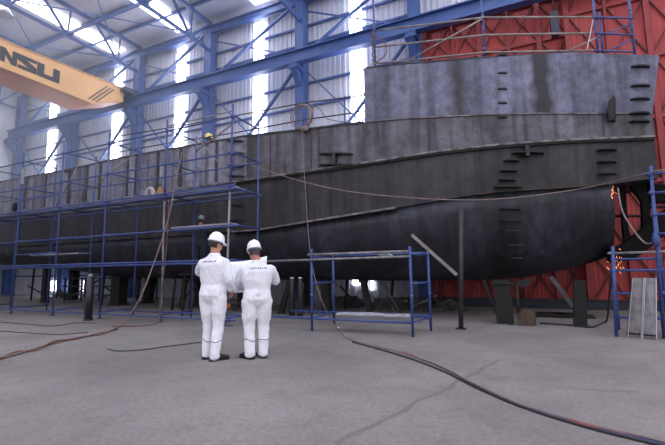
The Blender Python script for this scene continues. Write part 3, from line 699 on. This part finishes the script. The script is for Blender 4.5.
for p, ys in ((pp[0], (7.9, 7.4)), (pp[1], (7.85, 7.35, 6.85)), (pp[2], (7.5, 7.1)), (pp[4], (7.6, 7.1))):
    for z in ys: coupler((p.x, p.y, z), t)
seal(t)
mb = MB().tube(bez([onhull(587, 50, -.03), onhull(590, 35, -.03), onhull(593, 20, -.03)]), .012); tag(mb.build('rope', 'rope'), 'thin pale rope hanging from the stern guard rail', 'rope')
# cable bundle on the left post of the raised rail
mb = MB(); c = pp[0]
pts = [Vector((c.x+.06*math.cos(a)+.02*random.random(), c.y-.08+.06*math.sin(a), 6.85+a*.028)) for a in [k*.7 for k in range(54)]]
mb.tube(pts, .015, 6); mb.tube(bez([Vector((c.x, c.y-.05, 7.7)), Vector((c.x+.3, c.y-.05, 7.4)), Vector((c.x+.32, c.y-.05, 7.05)), Vector((c.x+.05, c.y-.05, 6.9))]), .014, 6)
tag(mb.build('cable_coil', 'hose_rust'), 'brown cable wound round the left post of the stern guard rail', 'cable')
# guard rail on the main deck
t = thing('deck_guard_rail', 'thin dark rail wires along the lower deck left of the raised stern', 'guard rail')
for row in (((234, 116), (303, 103), (366, 95)), ((234, 133), (303, 120), (366, 111)), ((120, 152), (180, 141), (234, 133)), ((120, 136), (180, 126), (234, 116))):
    MB().tube([onhull(a, b, .03) for a, b in row], .02).build('rail', 'plate_edge', t)
for a, b, h in ((262, 132, .85), (303, 127, .95), (345, 122, .85)):
    p = onhull(a, b, .06); tb(Vector((p.x, p.y, interp(zt_deck, p.x))), Vector((p.x, p.y, interp(zt_deck, p.x)+h)), 'standard', 'tube_blue', t, .018)
seal(t)
# hose coil at the deck edge
mb = MB(); c = onhull(303, 115, -.03)
for k in range(5):
    ox = random.uniform(-.08, .08); rx = .26+.06*random.random(); rzv = .33+.06*random.random()
    mb.tube([c+Vector((ox+rx*math.cos(a), -.02*k, rzv*math.sin(a)-.06)) for a in [2*PI*j/28 for j in range(28)]], .014, 6, closed=True)
mb.tube([c+Vector((.25, 0, .25)), c+Vector((.55, 0, .1)), c+Vector((.75, 0, -.25)), c+Vector((1.2, 0, -.42)), c+Vector((1.5, 0, -.42))], .013, 6)
tag(mb.build('hose_coil', 'hose_grey'), 'coil of grey hoses hung over the deck rail in front of a blue column', 'hose')
c = onhull(305, 128, -.1); mb = MB().loft([[c+Vector((r*math.cos(a), r*.6*math.sin(a), z)) for a in [2*PI*j/16 for j in range(16)]] for r, z in ((.07, -.1), (.12, -.08), (.13, 0), (.11, .03))]); tag(mb.build('bucket', 'hose_grey'), 'dark round bucket at the deck edge under the hose coil', 'bucket')

# ------------------------------------------------------------------ hoses and cables
def hose(name, label, pts, r, m, cat='hose', n=7):
    q = bez(pts, 10)
    for p in q: p.z = max(p.z, r*.9)
    return tag(MB().tube(q, r, n).build(name, m), label, cat)
h1 = [onhull(301, 110, -.12), onhull(303, 150, -.16), onhull(306, 200, -.2), P(310, 250, 9.3), P(318, 290, 8.6), G(334, 325, .02), G(350, 339, .02), G(400, 352, .02), G(440, 366, .02), G(475, 384, .02), G(520, 404, .02), G(580, 422, .02), G(640, 436, .02), G(690, 447, .02)]
hose('long_hose', 'long grey brown hose hanging from the hull deck and running across the floor', h1, .010, 'hose_grey')
off = [(p[0], p[1]) for p in ((352, 340), (400, 353), (440, 368), (475, 386), (520, 406), (580, 425), (640, 439), (690, 449))]
hose('floor_cable', 'black cable lying along the near side of the long floor hose', [G(a, b+1.0+1.2*math.sin(a*.02), .012) for a, b in off], .010, 'hose_black', 'cable')
hose('floor_cable', 'dark red hose lying on the far side of the long floor hose', [G(a+2, b-1.2-.5*math.sin(a*.05), .012) for a, b in off[1:]], .009, 'hose_red', 'cable')
hose('floor_cable', 'thin blue hose lying under the right end of the floor hoses', [G(a, b+1.2*math.sin(a*.03), .008) for a, b in off[3:]], .011, 'hose_blue', 'cable')
hose('draped_cable', 'long thin cable sagging across the hull side from the left scaffold to the stern', [onhull(246, 163, -.25), onhull(290, 178, -.3), onhull(340, 190, -.3), onhull(400, 197, -.3), onhull(470, 200, -.3), onhull(530, 196, -.3), onhull(590, 187, -.3), P(652, 172, 8.95), P(672, 170, 9.0)], .014, 'hose_grey', 'cable')
hose('hanging_hose', 'brown hose hanging over the scaffold and trailing to the left edge of the floor', [P(182, 152, 7.6), P(175, 185, 7.55), P(168, 220, 7.5), P(155, 260, 7.4), P(140, 298, 7.1), G(122, 325, .02), G(105, 333, .02), G(80, 337, .02), G(50, 344, .02), G(20, 353, .02), G(-15, 362, .02)], .018, 'hose_grey')
hose('hanging_hose', 'thin red hose hanging beside the brown one behind the scaffold planks', [P(169, 200, 7.6), P(167, 240, 7.6), P(163, 280, 7.6), P(159, 312, 7.55), G(156, 324, .02), G(130, 326, .02), G(112, 326, .02)], .014, 'hose_rust')
hose('hanging_hose', 'thin brown hose twisting along the left floor hose', [G(118, 329, .02), G(95, 334, .035), G(75, 339, .02), G(55, 341, .05), G(35, 350, .02), G(15, 352, .04), G(-10, 363, .02)], .014, 'hose_rust')
for pts, lab in (([(0, 322), (25, 324), (52, 326), (75, 323), (95, 323)], 'thin dark cable on the floor in front of the far left scaffold'), ([(0, 331), (30, 333), (60, 334.5), (88, 332)], 'thin dark cable on the floor nearest the left hose'), ([(108, 349), (118, 351), (140, 350), (170, 346), (203, 342)], 'short dark cable end on the floor left of the taller man')):
    hose('floor_cable', lab, [G(a, b, .008) for a, b in pts], .009, 'hose_black', 'cable')
hose('stern_cable', 'grey cable looping from the open stern to the right scaffold', [P(618, 188, 10.6), P(622, 210, 10.2), P(632, 228, 9.6), P(645, 243, 9.2), P(654, 242, 8.98)], .016, 'hose_grey', 'cable')
hose('stern_cable', 'black cable curling on the floor between short post and right scaffold', [P(613, 262, 9.1), P(610, 290, 9.2), G(606, 322, .02), G(592, 327, .02), G(570, 325, .02), G(540, 323, .02)], .02, 'hose_black', 'cable')
# things on the scaffold
c = P(150, 190, 8.3); c.z = 3.42+.2
mb = MB().tube([c+Vector((.15*math.cos(a), 0, .15*math.sin(a))) for a in [2*PI*j/24 for j in range(24)]], .055, 10, closed=True); tag(mb.build('hose_roll', 'ring_pale'), 'pale ring shaped roll standing on the upper scaffold deck', 'roll')
c = P(160, 192, 8.3); c.z = 3.42; t = thing('tool_bag', 'tan cone shaped bag on the scaffold deck beside the pale roll', 'bag', c)
MB().loft([[(r*math.cos(a), r*.6*math.sin(a), z) for a in [2*PI*j/14 for j in range(14)]] for r, z in ((.18, 0), (.17, .06), (.12, .22), (.06, .36))]).build('bag_body', 'cone_tan', t); MB().tube(bez([(-.06, 0, .34), (0, 0, .45), (.06, 0, .34)]), .012).build('strap', 'hose_black', t)
c = onhull(209, 138, .15); t = thing('yellow_helmet', 'yellow safety helmet resting on the rail above the deck edge', 'helmet', (c.x, c.y, c.z))
def helmet_parts(t, m, cx=0, cy=0, cz=0, s=1.0, yaw=0, band=True):
    R = Matrix.Rotation(yaw, 3, 'Z'); o = Vector((cx, cy, cz))
    pr = [(.138, 0.0), (.136, .03), (.131, .065), (.118, .1), (.095, .13), (.06, .15), (.02, .158)]
    rings = [[o+R@Vector((r*.86*s*math.cos(a), r*s*math.sin(a)*1.06, z*s)) for a in [2*PI*j/28 for j in range(28)]] for r, z in pr]
    MB().loft(rings).build('shell', m, t)
    rings = []
    for k, (e, z) in enumerate(((0, -.012), (0, .006))):
        rings.append([o+R@Vector(((.145*.87)*s*math.cos(a), s*(.148*1.06+(.055*max(0, math.sin(a))**2))*math.sin(a), (z-.018*max(0, math.sin(a)))*s)) for a in [2*PI*j/28 for j in range(28)]])
    MB().loft(rings).build('brim', m, t)
    MB().tube([o+R@Vector((0, s*.138*math.cos(a)*1.0, s*(.02+.142*math.sin(a)))) for a in [PI*(j+1)/16 for j in range(15)]], .012*s, 6).build('ridge', m, t)
    if band: MB().loft([[o+R@Vector((.116*s*math.cos(a), .132*s*math.sin(a), z)) for a in [2*PI*j/24 for j in range(24)]] for z in (-.04*s, -.005)]).build('sweatband', 'helmet_band', t)
helmet_parts(t, 'helmet_yellow', band=False)
o = MB().box((c.x-.12, c.y-.1, c.z-.04), (c.x+.12, c.y+.1, c.z-.012)); tag(o.build('deck_board', 'plate_edge'), 'short board under the yellow helmet at the deck edge', 'board')
# pale rag sleeves hanging on scaffold posts
for px, py, Y, hgt, lab in ((21, 168, 7.68, .55, 'pale wrapping round the far left scaffold post'), (160, 166, 7.68, .3, 'small pale wrapping on the scaffold post above the tan bag')):
    c = P(px, py, Y); mb = MB(); mb.loft([[c+Vector(((.05+.02*random.random())*math.cos(a), .07+.05*math.sin(a), -hgt*k/7)) for a in [2*PI*j/9 for j in range(9)]] for k in range(8)]); tag(mb.build('cloth_wrap', 'rag'), lab, 'cloth')
# dark box hanging by the red door, white tube lamp
t = thing('hanging_box', 'dark rectangular box hanging before the red door above the hull', 'box')
a, b = P(550, 12, 14.2), P(560, 33, 14.2); MB().box((a.x, 14.2, b.z), (b.x, 14.5, a.z)).build('case', 'box_dark', t); MB().tube([((a.x+b.x)/2, 14.35, a.z), ((a.x+b.x)/2, 14.35, 10.45)], .02).build('cable', 'hose_black', t); seal(t)

# clutter behind the hull, near the wall
sc_l = [(343, 312, 13.2), (352, 305, 13.6), (395, 311, 13.0), (405, 306, 13.5), (418, 310, 13.2), (446, 312, 13.0), (60, 306, 14.0), (384, 312, 12.7)]
lab = ['left of the leaning prop', 'by the bright low opening', 'beside the low frame middle', 'behind the low frame', 'behind the right frame post', 'before the red door', 'at the far left under the hull', 'right of the leaning prop']
for (px, py, Y), lb in zip(sc_l, lab):
    g = P(px, py, Y); g.z = 0; mb = MB()
    t = thing('scrap_heap', 'low heap of dark steel offcuts '+lb, 'scrap heap', g, group='scrap heaps under the hull')
    MB().loft([[((.55-.12*k)*math.cos(a)*(1+.3*random.random()), (.4-.09*k)*math.sin(a), .09*k+.04*random.random()*k) for a in [2*PI*j/12 for j in range(12)]] for k in range(4)], smooth=False).build('pile', 'scrap', t)
    for k in range(4):
        a = random.uniform(0, PI); x = random.uniform(-.3, .3); MB().bar((x-.4*math.cos(a), -.35, .05), (x+.4*math.cos(a), .3*math.sin(a), .2+.25*random.random()), .05, .05).build('offcut', random.choice(['scrap', 'tube_rust', 'plate_dark']), t)
g0, g1 = Vector((-2.6, 14.6, 0)), Vector((7.5, 14.6, 0))
t = thing('steel_beam', 'long dark blue steel beam lying on the floor along the red door', 'beam'); MB().ibeam((-2.9, 14.7, .16), (7.5, 14.4, .16), .2, .28, .03).build('beam', 'box_dark', t); seal(t)
for px, lb in ((548, 'behind the short dark post'), (572, 'right of the short dark post')):
    g = P(px, 320, 12.2); g.z = 0; mb = MB()
    for k in range(3): mb.box((g.x-.5+.08*k, g.y-.3, .03*k), (g.x+.5-.05*k, g.y+.3, .03*k+.026), rz=.1*k)
    tag(mb.build('flat_plates', 'plate_dark'), 'stack of dark flat plates on the floor '+lb, 'plates', 'flat plates under the stern')
# low openings in the wall lighting the space under the hull
for i, (a, b, z0, z1) in enumerate((((352,), (362,), .7, .9), ((370,), (373,), .5, .85))):
    xa, xb = P(a[0], 290, 15.45).x, P(b[0], 290, 15.45).x
    MB().box((xa, YW-.08, z0), (xb, YW-.04, z1)).build('window_%d' % (14+i), 'daylight_panel', kind='structure')
for i, (a, b) in enumerate(((17, 30), (50, 60), (80, 84), (66, 72))):
    xa, xb = P(a, 280, 15.45).x, P(b, 280, 15.45).x
    MB().box((xa, YW-.08, .3), (xb, YW-.04, (1.6, .9, .9, .9)[i])).build('window_%d' % (16+i), 'siding' if i in (0,) else 'daylight_panel', kind='structure')
# rack of tubes behind the hull at far left
t = thing('tube_rack', 'dark rack of stacked tubes and bars under the far left of the hull', 'rack')
for k in range(5):
    x = -20.6+k*1.3
    for y in (12.6, 13.6): MB().bar((x, y, 0), (x, y, 1.12), .07, .07).build('upright', 'box_dark', t)
for z in (.3, .7, 1.08):
    MB().bar((-20.8, 12.6, z), (-15.2, 12.6, z), .05, .06).build('shelf_rail', 'box_dark', t)
MB().bar((-20.5, 12.7, .1), (-18, 12.7, 1.08), .06, .06).build('diagonal', 'box_dark', t); MB().bar((-18, 12.7, .1), (-15.4, 12.7, 1.08), .06, .06).build('diagonal', 'box_dark', t); seal(t)
# ------------------------------------------------------------------ the two men
import bmesh
def ell(c, rx, ry, n=20, R=None, sq=2.0):
    out = []
    for j in range(n):
        a = 2*PI*j/n; ca, sa = math.cos(a), math.sin(a)
        x = rx*math.copysign(abs(ca)**(2/sq), ca); y = ry*math.copysign(abs(sa)**(2/sq), sa)
        v = Vector((x, y, 0)); out.append(Vector(c)+(R@v if R else v))
    return out
def limb(mb, pts, rs, n=14): 
    q = bez(pts, 5); rr = []
    for i in range(len(pts)-1):
        for k in range(5): t = k/5; t = t*t*(3-2*t); rr.append(rs[i]*(1-t)+rs[i+1]*t)
    rr.append(rs[-1])
    a = (q[0]-q[1]).normalized(); b = (q[-1]-q[-2]).normalized()
    q = [q[0]+a*rr[0]*.7]+q+[q[-1]+b*rr[-1]*.25]; rr = [rr[0]*.55]+rr+[rr[-1]*.8]
    mb.tube(q, rr, n)
def sphere(mb, c, rx, ry, rz, R=None, n=16, m=10):
    rings = []
    for i in range(1, m):
        th = PI*i/m; rings.append([Vector(c)+(R or Matrix.Identity(3))@Vector((rx*math.sin(th)*math.cos(a), ry*math.sin(th)*math.sin(a), rz*math.cos(th))) for a in [2*PI*j/n for j in range(n)]])
    mb.loft(rings)
def bake(mb, name, m, parent, voxel, smooth=4, disp=None):
    o = mb.build(name, m, parent)
    r = o.modifiers.new('r', 'REMESH'); r.mode = 'VOXEL'; r.voxel_size = voxel; r.use_smooth_shade = True
    s = o.modifiers.new('s', 'SMOOTH'); s.iterations = smooth; s.factor = .5
    if disp:
        for sz, st in disp:
            tx = bpy.data.textures.new('folds', 'CLOUDS'); tx.noise_scale = sz; tx.noise_depth = 1
            dd = o.modifiers.new('d', 'DISPLACE'); dd.texture = tx; dd.strength = st; dd.mid_level = .5; dd.texture_coords = 'LOCAL'
    bpy.context.view_layer.update(); dg = bpy.context.evaluated_depsgraph_get()
    me = bpy.data.meshes.new_from_object(o.evaluated_get(dg)); o.modifiers.clear(); o.data = me
    me.polygons.foreach_set('use_smooth', [True]*len(me.polygons)); 
    if not me.materials: me.materials.append(M[m])
    return o
def elbow(s, w, l1, l2, pole):
    d = w-s; D = min(d.length, (l1+l2)*.995); u = d.normalized(); a = (l1*l1-l2*l2+D*D)/(2*D); h = math.sqrt(max(l1*l1-a*a, 0))
    p = Vector(pole); p = (p-u*p.dot(u)).normalized(); return s+u*a+p*h, s+u*D
def hand(mb, wr, fdir, pdir, side):
    """wr wrist, fdir fingers' direction, pdir the way the palm faces, side +1 right"""
    f = fdir.normalized(); p = (pdir-f*pdir.dot(f)).normalized(); x = f.cross(p).normalized()*side   # x: towards the thumb side
    c0 = wr; c1 = wr+f*.095
    mb.loft([[c+x*a*w+p*b*tk for a, b in ((-1, -.5), (-.6, -1), (.6, -1), (1, -.5), (1, .5), (.6, 1), (-.6, 1), (-1, .5))] for c, w, tk in ((c0-f*.02, .026, .02), (c0+f*.02, .034, .018), (c0+f*.06, .042, .016), (c1, .04, .013))])
    for k, (off, ln) in enumerate(((.031, .07), (.011, .078), (-.010, .072), (-.030, .056))):
        b0 = c1+x*off-f*.015; q = [b0]; d = f.copy(); ang = .45
        cur = b0
        for s_, seg in enumerate((.45, .32, .26)):
            d2 = (f*math.cos(ang)+p*math.sin(ang)).normalized(); cur = cur+d2*(ln*seg+(.012 if s_ == 0 else 0)); q.append(cur); ang += .6
        mb.tube(q, [.0095, .009, .0082, .007], 8)
    b0 = c0+f*.03+x*.028; q = [b0, b0+f*.025+x*.022+p*.01, b0+f*.052+x*.026+p*.025, b0+f*.07+x*.02+p*.035]
    mb.tube(q, [.014, .0115, .010, .008], 8)
def shoe(par, foot, yaw, name='shoe'):
    R = Matrix.Rotation(yaw, 3, 'Z'); rings = []
    for y, w, h in ((-.085, .02, .05), (-.08, .034, .07), (-.04, .04, .1), (.02, .043, .1), (.08, .046, .075), (.14, .05, .06), (.18, .044, .05), (.205, .022, .035)):
        rings.append([foot+R@Vector((w*math.copysign(abs(math.cos(a))**.7, math.cos(a)), y, .012+h*.5+h*.5*math.sin(a))) for a in [2*PI*j/16 for j in range(16)]])
    s = MB().loft(rings).build(name, 'shoe', par)
    rings = [[foot+R@Vector((x*w, y, z)) for x, z in ((-1, 0), (1, 0), (1, .02), (-1, .02))] for y, w in ((-.095, .02), (-.085, .04), (-.02, .046), (.06, .048), (.14, .054), (.19, .046), (.213, .018))]
    MB().loft(rings, smooth=False).build('sole', 'hose_black', s)
def man(label, loc, yaw, ht, wide, feet, fyaw, hands, poles, head_yaw, tilt, overall, hair_c, hat='helmet', marks=True, hx=0.0):
    """ht: height to the top of the helmet; feet, hands in the man's own axes (x right, y forward)"""
    t = thing('person', label, 'person', loc, yaw); k = ht/1.87
    core = MB(); cl = MB(); W = wide
    hips = Vector((0, -.01, .93*k)); ch = Vector((0, 0, 1.32*k))
    shs = [Vector((-.185*W, -.005, 1.425*k)), Vector((.185*W, -.005, 1.425*k))]
    # torso of the overall
    prof = [(.80, .10, .085, 0), (.86, .172, .118, -.012), (.93, .19, .135, -.02), (1.02, .183, .128, -.01), (1.09, .172, .12, 0), (1.14, .185, .128, 0), (1.25, .2, .135, -.005), (1.36, .208, .13, -.012), (1.42, .198, .112, -.01), (1.46, .165, .095, -.005), (1.49, .11, .082, 0), (1.515, .082, .076, .0), (1.55, .072, .07, .01)]
    cl.loft([ell((0, y, z*k), rx*W, ry*W, 24, sq=2.4) for z, rx, ry, y in prof])
    core.loft([ell((0, y, z*k), rx*.8*W, ry*.75*W, 20) for z, rx, ry, y in prof[1:]])
    # legs
    for s, ft in zip((-1, 1), feet):
        hp = Vector((s*.098*W, -.012, .9*k)); kn = Vector(((hp.x*.9+ft[0])/2+s*.008, .02+ft[1]*.5, .5*k)); an = Vector((ft[0], ft[1]-.02, .1)); 
        limb(cl, [hp, (hp+kn)/2, kn, (kn+an)/2, an, an+Vector((0, .005, -.045))], [.108*W, .098*W, .078*W, .071*W, .068*W, .072*W])
        limb(core, [hp, kn, an, Vector((ft[0], ft[1]-.02, .05))], [.08, .055, .038, .035])
    # arms
    tips = []
    for s, sh, hd, pl in zip((-1, 1), shs, hands, poles):
        hd = Vector(hd[:3]); el, wr = elbow(sh, hd, .285*k, .25*k, pl); tips.append((el, wr))
        limb(cl, [sh+Vector((-s*.06, 0, .0)), sh+Vector((-s*.01, 0, -.03)), (sh+el)/2, el, (el+wr)/2, el+(wr-el)*.9], [.05*W, .068*W, .064*W, .058*W, .054*W, .048*W])
        limb(core, [sh, el, wr], [.05, .038, .026])
    # neck, head with a face
    Rh = Matrix.Rotation(head_yaw, 3, 'Z')@Matrix.Rotation(-tilt, 3, 'X'); hc = Vector((hx, .035, ht-.195*k))
    limb(core, [Vector((0, -.005, 1.44*k)), Vector((0, .005, 1.52*k)), hc+Rh@Vector((0, -.02, -.03))], [.07, .06, .058])
    sphere(core, hc+Rh@Vector((0, -.012, .02)), .076, .095, .095, Rh); sphere(core, hc+Rh@Vector((0, .022, -.045)), .058, .066, .07, Rh)
    sphere(core, hc+Rh@Vector((0, .06, -.095)), .03, .026, .022, Rh)
    core.tube([hc+Rh@Vector((0, .078, .015)), hc+Rh@Vector((0, .1, -.022)), hc+Rh@Vector((0, .104, -.034)), hc+Rh@Vector((0, .078, -.042))], [.01, .013, .016, .01], 8)
    for s in (-1, 1):
        sphere(core, hc+Rh@Vector((s*.078, -.012, -.012)), .009, .02, .032, Rh); sphere(core, hc+Rh@Vector((s*.034, .066, -.022)), .022, .018, .02, Rh)
    sphere(core, hc+Rh@Vector((0, .082, -.062)), .026, .012, .007, Rh); sphere(core, hc+Rh@Vector((0, .081, -.073)), .022, .012, .007, Rh)
    for s, (el, wr), hd in zip((-1, 1), tips, hands):
        f = Vector(hd[3]) if len(hd) > 3 else (wr-el); hand(core, wr+(wr-el).normalized()*.01, f, Vector(hd[4]) if len(hd) > 4 else Vector((-s, 0, 0)), s)
    body = bake(core, 'body', 'skin', t, .0075, 2)
    for s in (-1, 1):
        e = hc+Rh@Vector((s*.031, .084, .0)); mb = MB(); sphere(mb, e, .012, .008, .008, Rh, 12, 8); mb.build('eye', 'helmet', t)
        mb = MB(); sphere(mb, e+Rh@Vector((0, .006, 0)), .005, .004, .005, Rh, 8, 6); mb.build('pupil', 'hair', t)
        mb = MB(); mb.tube([hc+Rh@Vector((s*.016, .09, .018)), hc+Rh@Vector((s*.03, .09, .023)), hc+Rh@Vector((s*.046, .08, .017))], .004, 6); mb.build('eyebrow', hair_c, t)
    coat = bake(cl, 'overall', overall, t, .012, 3, [(.11, .022), (.05, .005)])
    # hair below the helmet
    mb = MB(); rr = []
    for z, g in ((.055, 1.03), (.03, 1.06), (0, 1.06), (-.03, 1.02), (-.055, .93)):
        rr.append([hc+Rh@Vector((.080*g*math.cos(a), -.012+.101*g*math.sin(a), z)) for a in [PI*1.0+PI*(j/16) for j in range(17)]]+[hc+Rh@Vector((.070*g*math.cos(a), -.012+.085*g*math.sin(a), z)) for a in [2*PI-PI*(j/16) for j in range(17)]])
    mb.loft(rr); mb.build('hair', hair_c, t)
    # helmet
    e = bpy.data.objects.new('safety_helmet', None); C.objects.link(e); e.parent = t; e.location = hc+Rh@Vector((0, -.008, .055)); e.rotation_euler = Rh.to_euler(); e.empty_display_size = .1
    helmet_parts(e, hat, s=.86)
    for ft, fy in zip(feet, fyaw): shoe(t, Vector((ft[0], ft[1], 0)), fy)
    # bands near the hems, wrapped on the cloth, and the small dark print across the back
    bpy.context.view_layer.update()
    if not marks: return t, tips
    for ft in feet:
        c = Vector((ft[0], ft[1]-.015, .27)); pts = []
        for j in range(28):
            a = 2*PI*j/28; d = Vector((math.cos(a), math.sin(a), 0)); z = c.z+.012*math.sin(a*2)+ft[0]*.1*math.cos(a)
            o0 = Vector((c.x, c.y, z))+d*.16; 
            ok, loc_, nn, _ = coat.ray_cast(o0, -d); 
            rr_ = (loc_-Vector((c.x, c.y, z))).length if ok else .085
            if rr_ > .12 or rr_ < .05: rr_ = .085
            pts.append(Vector((c.x, c.y, z))+d*(rr_+.001))
        MB().tube(pts, .0055, 6, closed=True).build('hem_band', 'cuff_line', t)
    n = 9
    for i in range(n):
        x = (-.1+.2*i/(n-1))*W; z = 1.415*k
        ok, loc_, nn, _ = coat.ray_cast(Vector((x, -.5, z)), Vector((0, 1, 0)))
        if ok: MB().box((loc_.x-.0075, loc_.y-.003, z-.009-.004*(i % 2)), (loc_.x+.006, loc_.y+.02, z+.007+.005*(i % 3))).build('back_print', 'print_dark', t)
    return t, tips
# dirty seat on one overall: a worn patch kept in the cloth's own colour
m = M['overall'].copy(); M['overall_worn'] = m; nt = m.node_tree; N = nt.nodes; L = nt.links
tc = N.new('ShaderNodeTexCoord'); mp = N.new('ShaderNodeMapping'); mp.inputs['Location'].default_value = (0, 1.3, -9.2); mp.inputs['Scale'].default_value = (9, 9, 10)
L.new(tc.outputs['Object'], mp.inputs[0]); ln = N.new('ShaderNodeVectorMath'); ln.operation = 'LENGTH'; L.new(mp.outputs[0], ln.inputs[0])
nz = N.new('ShaderNodeTexNoise'); nz.inputs['Scale'].default_value = 9; L.new(tc.outputs['Object'], nz.inputs['Vector'])
ma = N.new('ShaderNodeMath'); ma.operation = 'ADD'; L.new(ln.outputs['Value'], ma.inputs[0]); L.new(nz.outputs['Fac'], ma.inputs[1])
rp = N.new('ShaderNodeValToRGB'); rp.color_ramp.elements[0].position = .4; rp.color_ramp.elements[0].color = (.75, .75, .75, 1); rp.color_ramp.elements[1].position = 1.3/1.3; rp.color_ramp.elements[1].color = (0, 0, 0, 1)
L.new(ma.outputs[0], rp.inputs[0]); mx = N.new('ShaderNodeMix'); mx.data_type = 'RGBA'; b = N['Principled BSDF']
src = b.inputs['Base Color'].links[0].from_socket; L.new(rp.outputs[0], mx.inputs['Factor']); L.new(src, mx.inputs['A']); mx.inputs['B'].default_value = (*lin((176, 166, 152)), 1); L.new(mx.outputs['Result'], b.inputs['Base Color'])

A0 = Vector((-4.17, 4.72, 0)); yA = math.radians(6)
B0 = Vector((-3.61, 5.03, 0)); yB = math.radians(44)
TL, TR, BL, BR = P(222, 262, 5.02), P(267, 256, 5.5), P(230, 292, 4.93), P(265, 290, 5.38)
def loc_of(p, o, y): return Matrix.Rotation(-y, 3, 'Z')@(Vector(p)-o)
hA_r = loc_of(P(231, 291, 4.9), A0, yA); hA_l = loc_of(P(213, 276, 5.06), A0, yA)
hB_l = loc_of(P(243, 287, 5.18)+Vector((.03, -.03, 0)), B0, yB); hB_r = loc_of(TR*.4+BR*.6+Vector((.05, -.02, 0)), B0, yB)
man('taller man in white overalls and white helmet standing left, seen from behind holding a drawing', A0, yA, 1.87, 1.08,
    ((-.1, .03), (.1, -.06)), (math.radians(-8), math.radians(-30)), ((*hA_l, ), (*hA_r, )), ((-1, -.2, -.35), (.5, -.6, -.6)), math.radians(-26), math.radians(14), 'overall', 'hair')
man('shorter stout man in white overalls and white helmet standing right with a worn trouser seat', B0, yB, 1.735, 1.13,
    ((-.1, .0), (.1, .02)), (math.radians(30), math.radians(12)), ((*hB_l, ), (*hB_r, )), ((-.8, -.4, -.6), (.6, -.4, -.8)), math.radians(8), math.radians(14), 'overall_worn', 'scrap', hx=-.045)
nU, nV = 12, 8; vs = []
for j in range(nV+1):
    for i in range(nU+1):
        u, v = i/nU, j/nV; p = (TL*(1-u)+TR*u)*(1-v)+(BL*(1-u)+BR*u)*v
        p = p+Vector((-.02, .05, 0))*math.sin(PI*u)*(.6+.8*v)+Vector((0, 0, -.03))*math.sin(PI*u)*(1-v)+Vector((0, 0, -.02))*math.sin(2*PI*u)*v; vs.append(p)
fs = [(j*(nU+1)+i, j*(nU+1)+i+1, (j+1)*(nU+1)+i+1, (j+1)*(nU+1)+i) for j in range(nV) for i in range(nU)]
o = MB().add(vs, fs, True).build('paper_drawing', 'paper'); sd = o.modifiers.new('thickness', 'SOLIDIFY'); sd.thickness = .0015
tag(o, 'large white drawing sheet held open between the two men in overalls', 'paper sheet')
# orange tape on the scaffold foot between the men, seen past them
o = MB().box((-6.52, 7.69, .42), (-6.38, 7.81, .52)); tag(o.build('tape_roll', 'tape'), 'small orange tape wrap on the grey scaffold post between the men', 'tape')

# a third worker in dark clothes on a low staging between scaffold and hull
c = P(201, 219, 9.35); W0 = Vector((c.x, 9.35, c.z+.12-1.78))
man('worker in dark clothes and grey helmet half hidden behind the left scaffold', W0, math.radians(20), 1.78, 1.05, ((-.12, 0), (.12, .03)), (0.1, -.1), ((-.18, .42, 1.2), (.2, .4, 1.25)), ((-.6, -.4, -.6), (.6, -.4, -.6)), .1, math.radians(10), 'overall_dark', 'hair', 'helmet_grey', False)
t = thing('work_trestle', 'low dark trestle under the half hidden worker', 'trestle', (W0.x, 9.35, 0))
MB().box((-.6, -.22, W0.z-.05), (.6, .22, W0.z)).build('top_board', 'wood_dark', t)
for a in (-.5, .5):
    for b in (-.16, .16): MB().bar((a, b, 0), (a*.9, b*.8, W0.z-.05), .05, .05).build('leg', 'wood_dark', t)

S.view_settings.view_transform = 'Standard'; S.view_settings.look = 'None'; S.view_settings.gamma = 1; S.view_settings.use_curve_mapping = False
S.view_settings.exposure = 0.05
w = bpy.data.worlds.new('world'); S.world = w; w.use_nodes = True
bg = w.node_tree.nodes['Background']; bg.inputs[0].default_value = (.97, .95, 1.0, 1); bg.inputs[1].default_value = 1.25
hz = MB().box((XL+.1, YF, 3.6), (-4.0, YW-.2, ZR-.05)).build('haze', 'siding')
hm = bpy.data.materials.new('haze'); hm.use_nodes = True; nt = hm.node_tree; nt.nodes.clear(); vo = nt.nodes.new('ShaderNodeVolumeScatter'); tcn = nt.nodes.new('ShaderNodeTexCoord'); sx_ = nt.nodes.new('ShaderNodeSeparateXYZ'); mr = nt.nodes.new('ShaderNodeMapRange'); nt.links.new(tcn.outputs['Object'], sx_.inputs[0]); nt.links.new(sx_.outputs['X'], mr.inputs['Value']); mr.inputs['From Min'].default_value = -4; mr.inputs['From Max'].default_value = -22; mr.inputs['To Min'].default_value = 0; mr.inputs['To Max'].default_value = .02; nt.links.new(mr.outputs[0], vo.inputs['Density']); vo.inputs['Color'].default_value = (.8, .86, 1, 1)
ou = nt.nodes.new('ShaderNodeOutputMaterial'); nt.links.new(vo.outputs[0], ou.inputs['Volume']); hz.data.materials[0] = hm
tag(hz, 'thin bluish haze filling the hall under the roof', 'haze', kind='stuff')
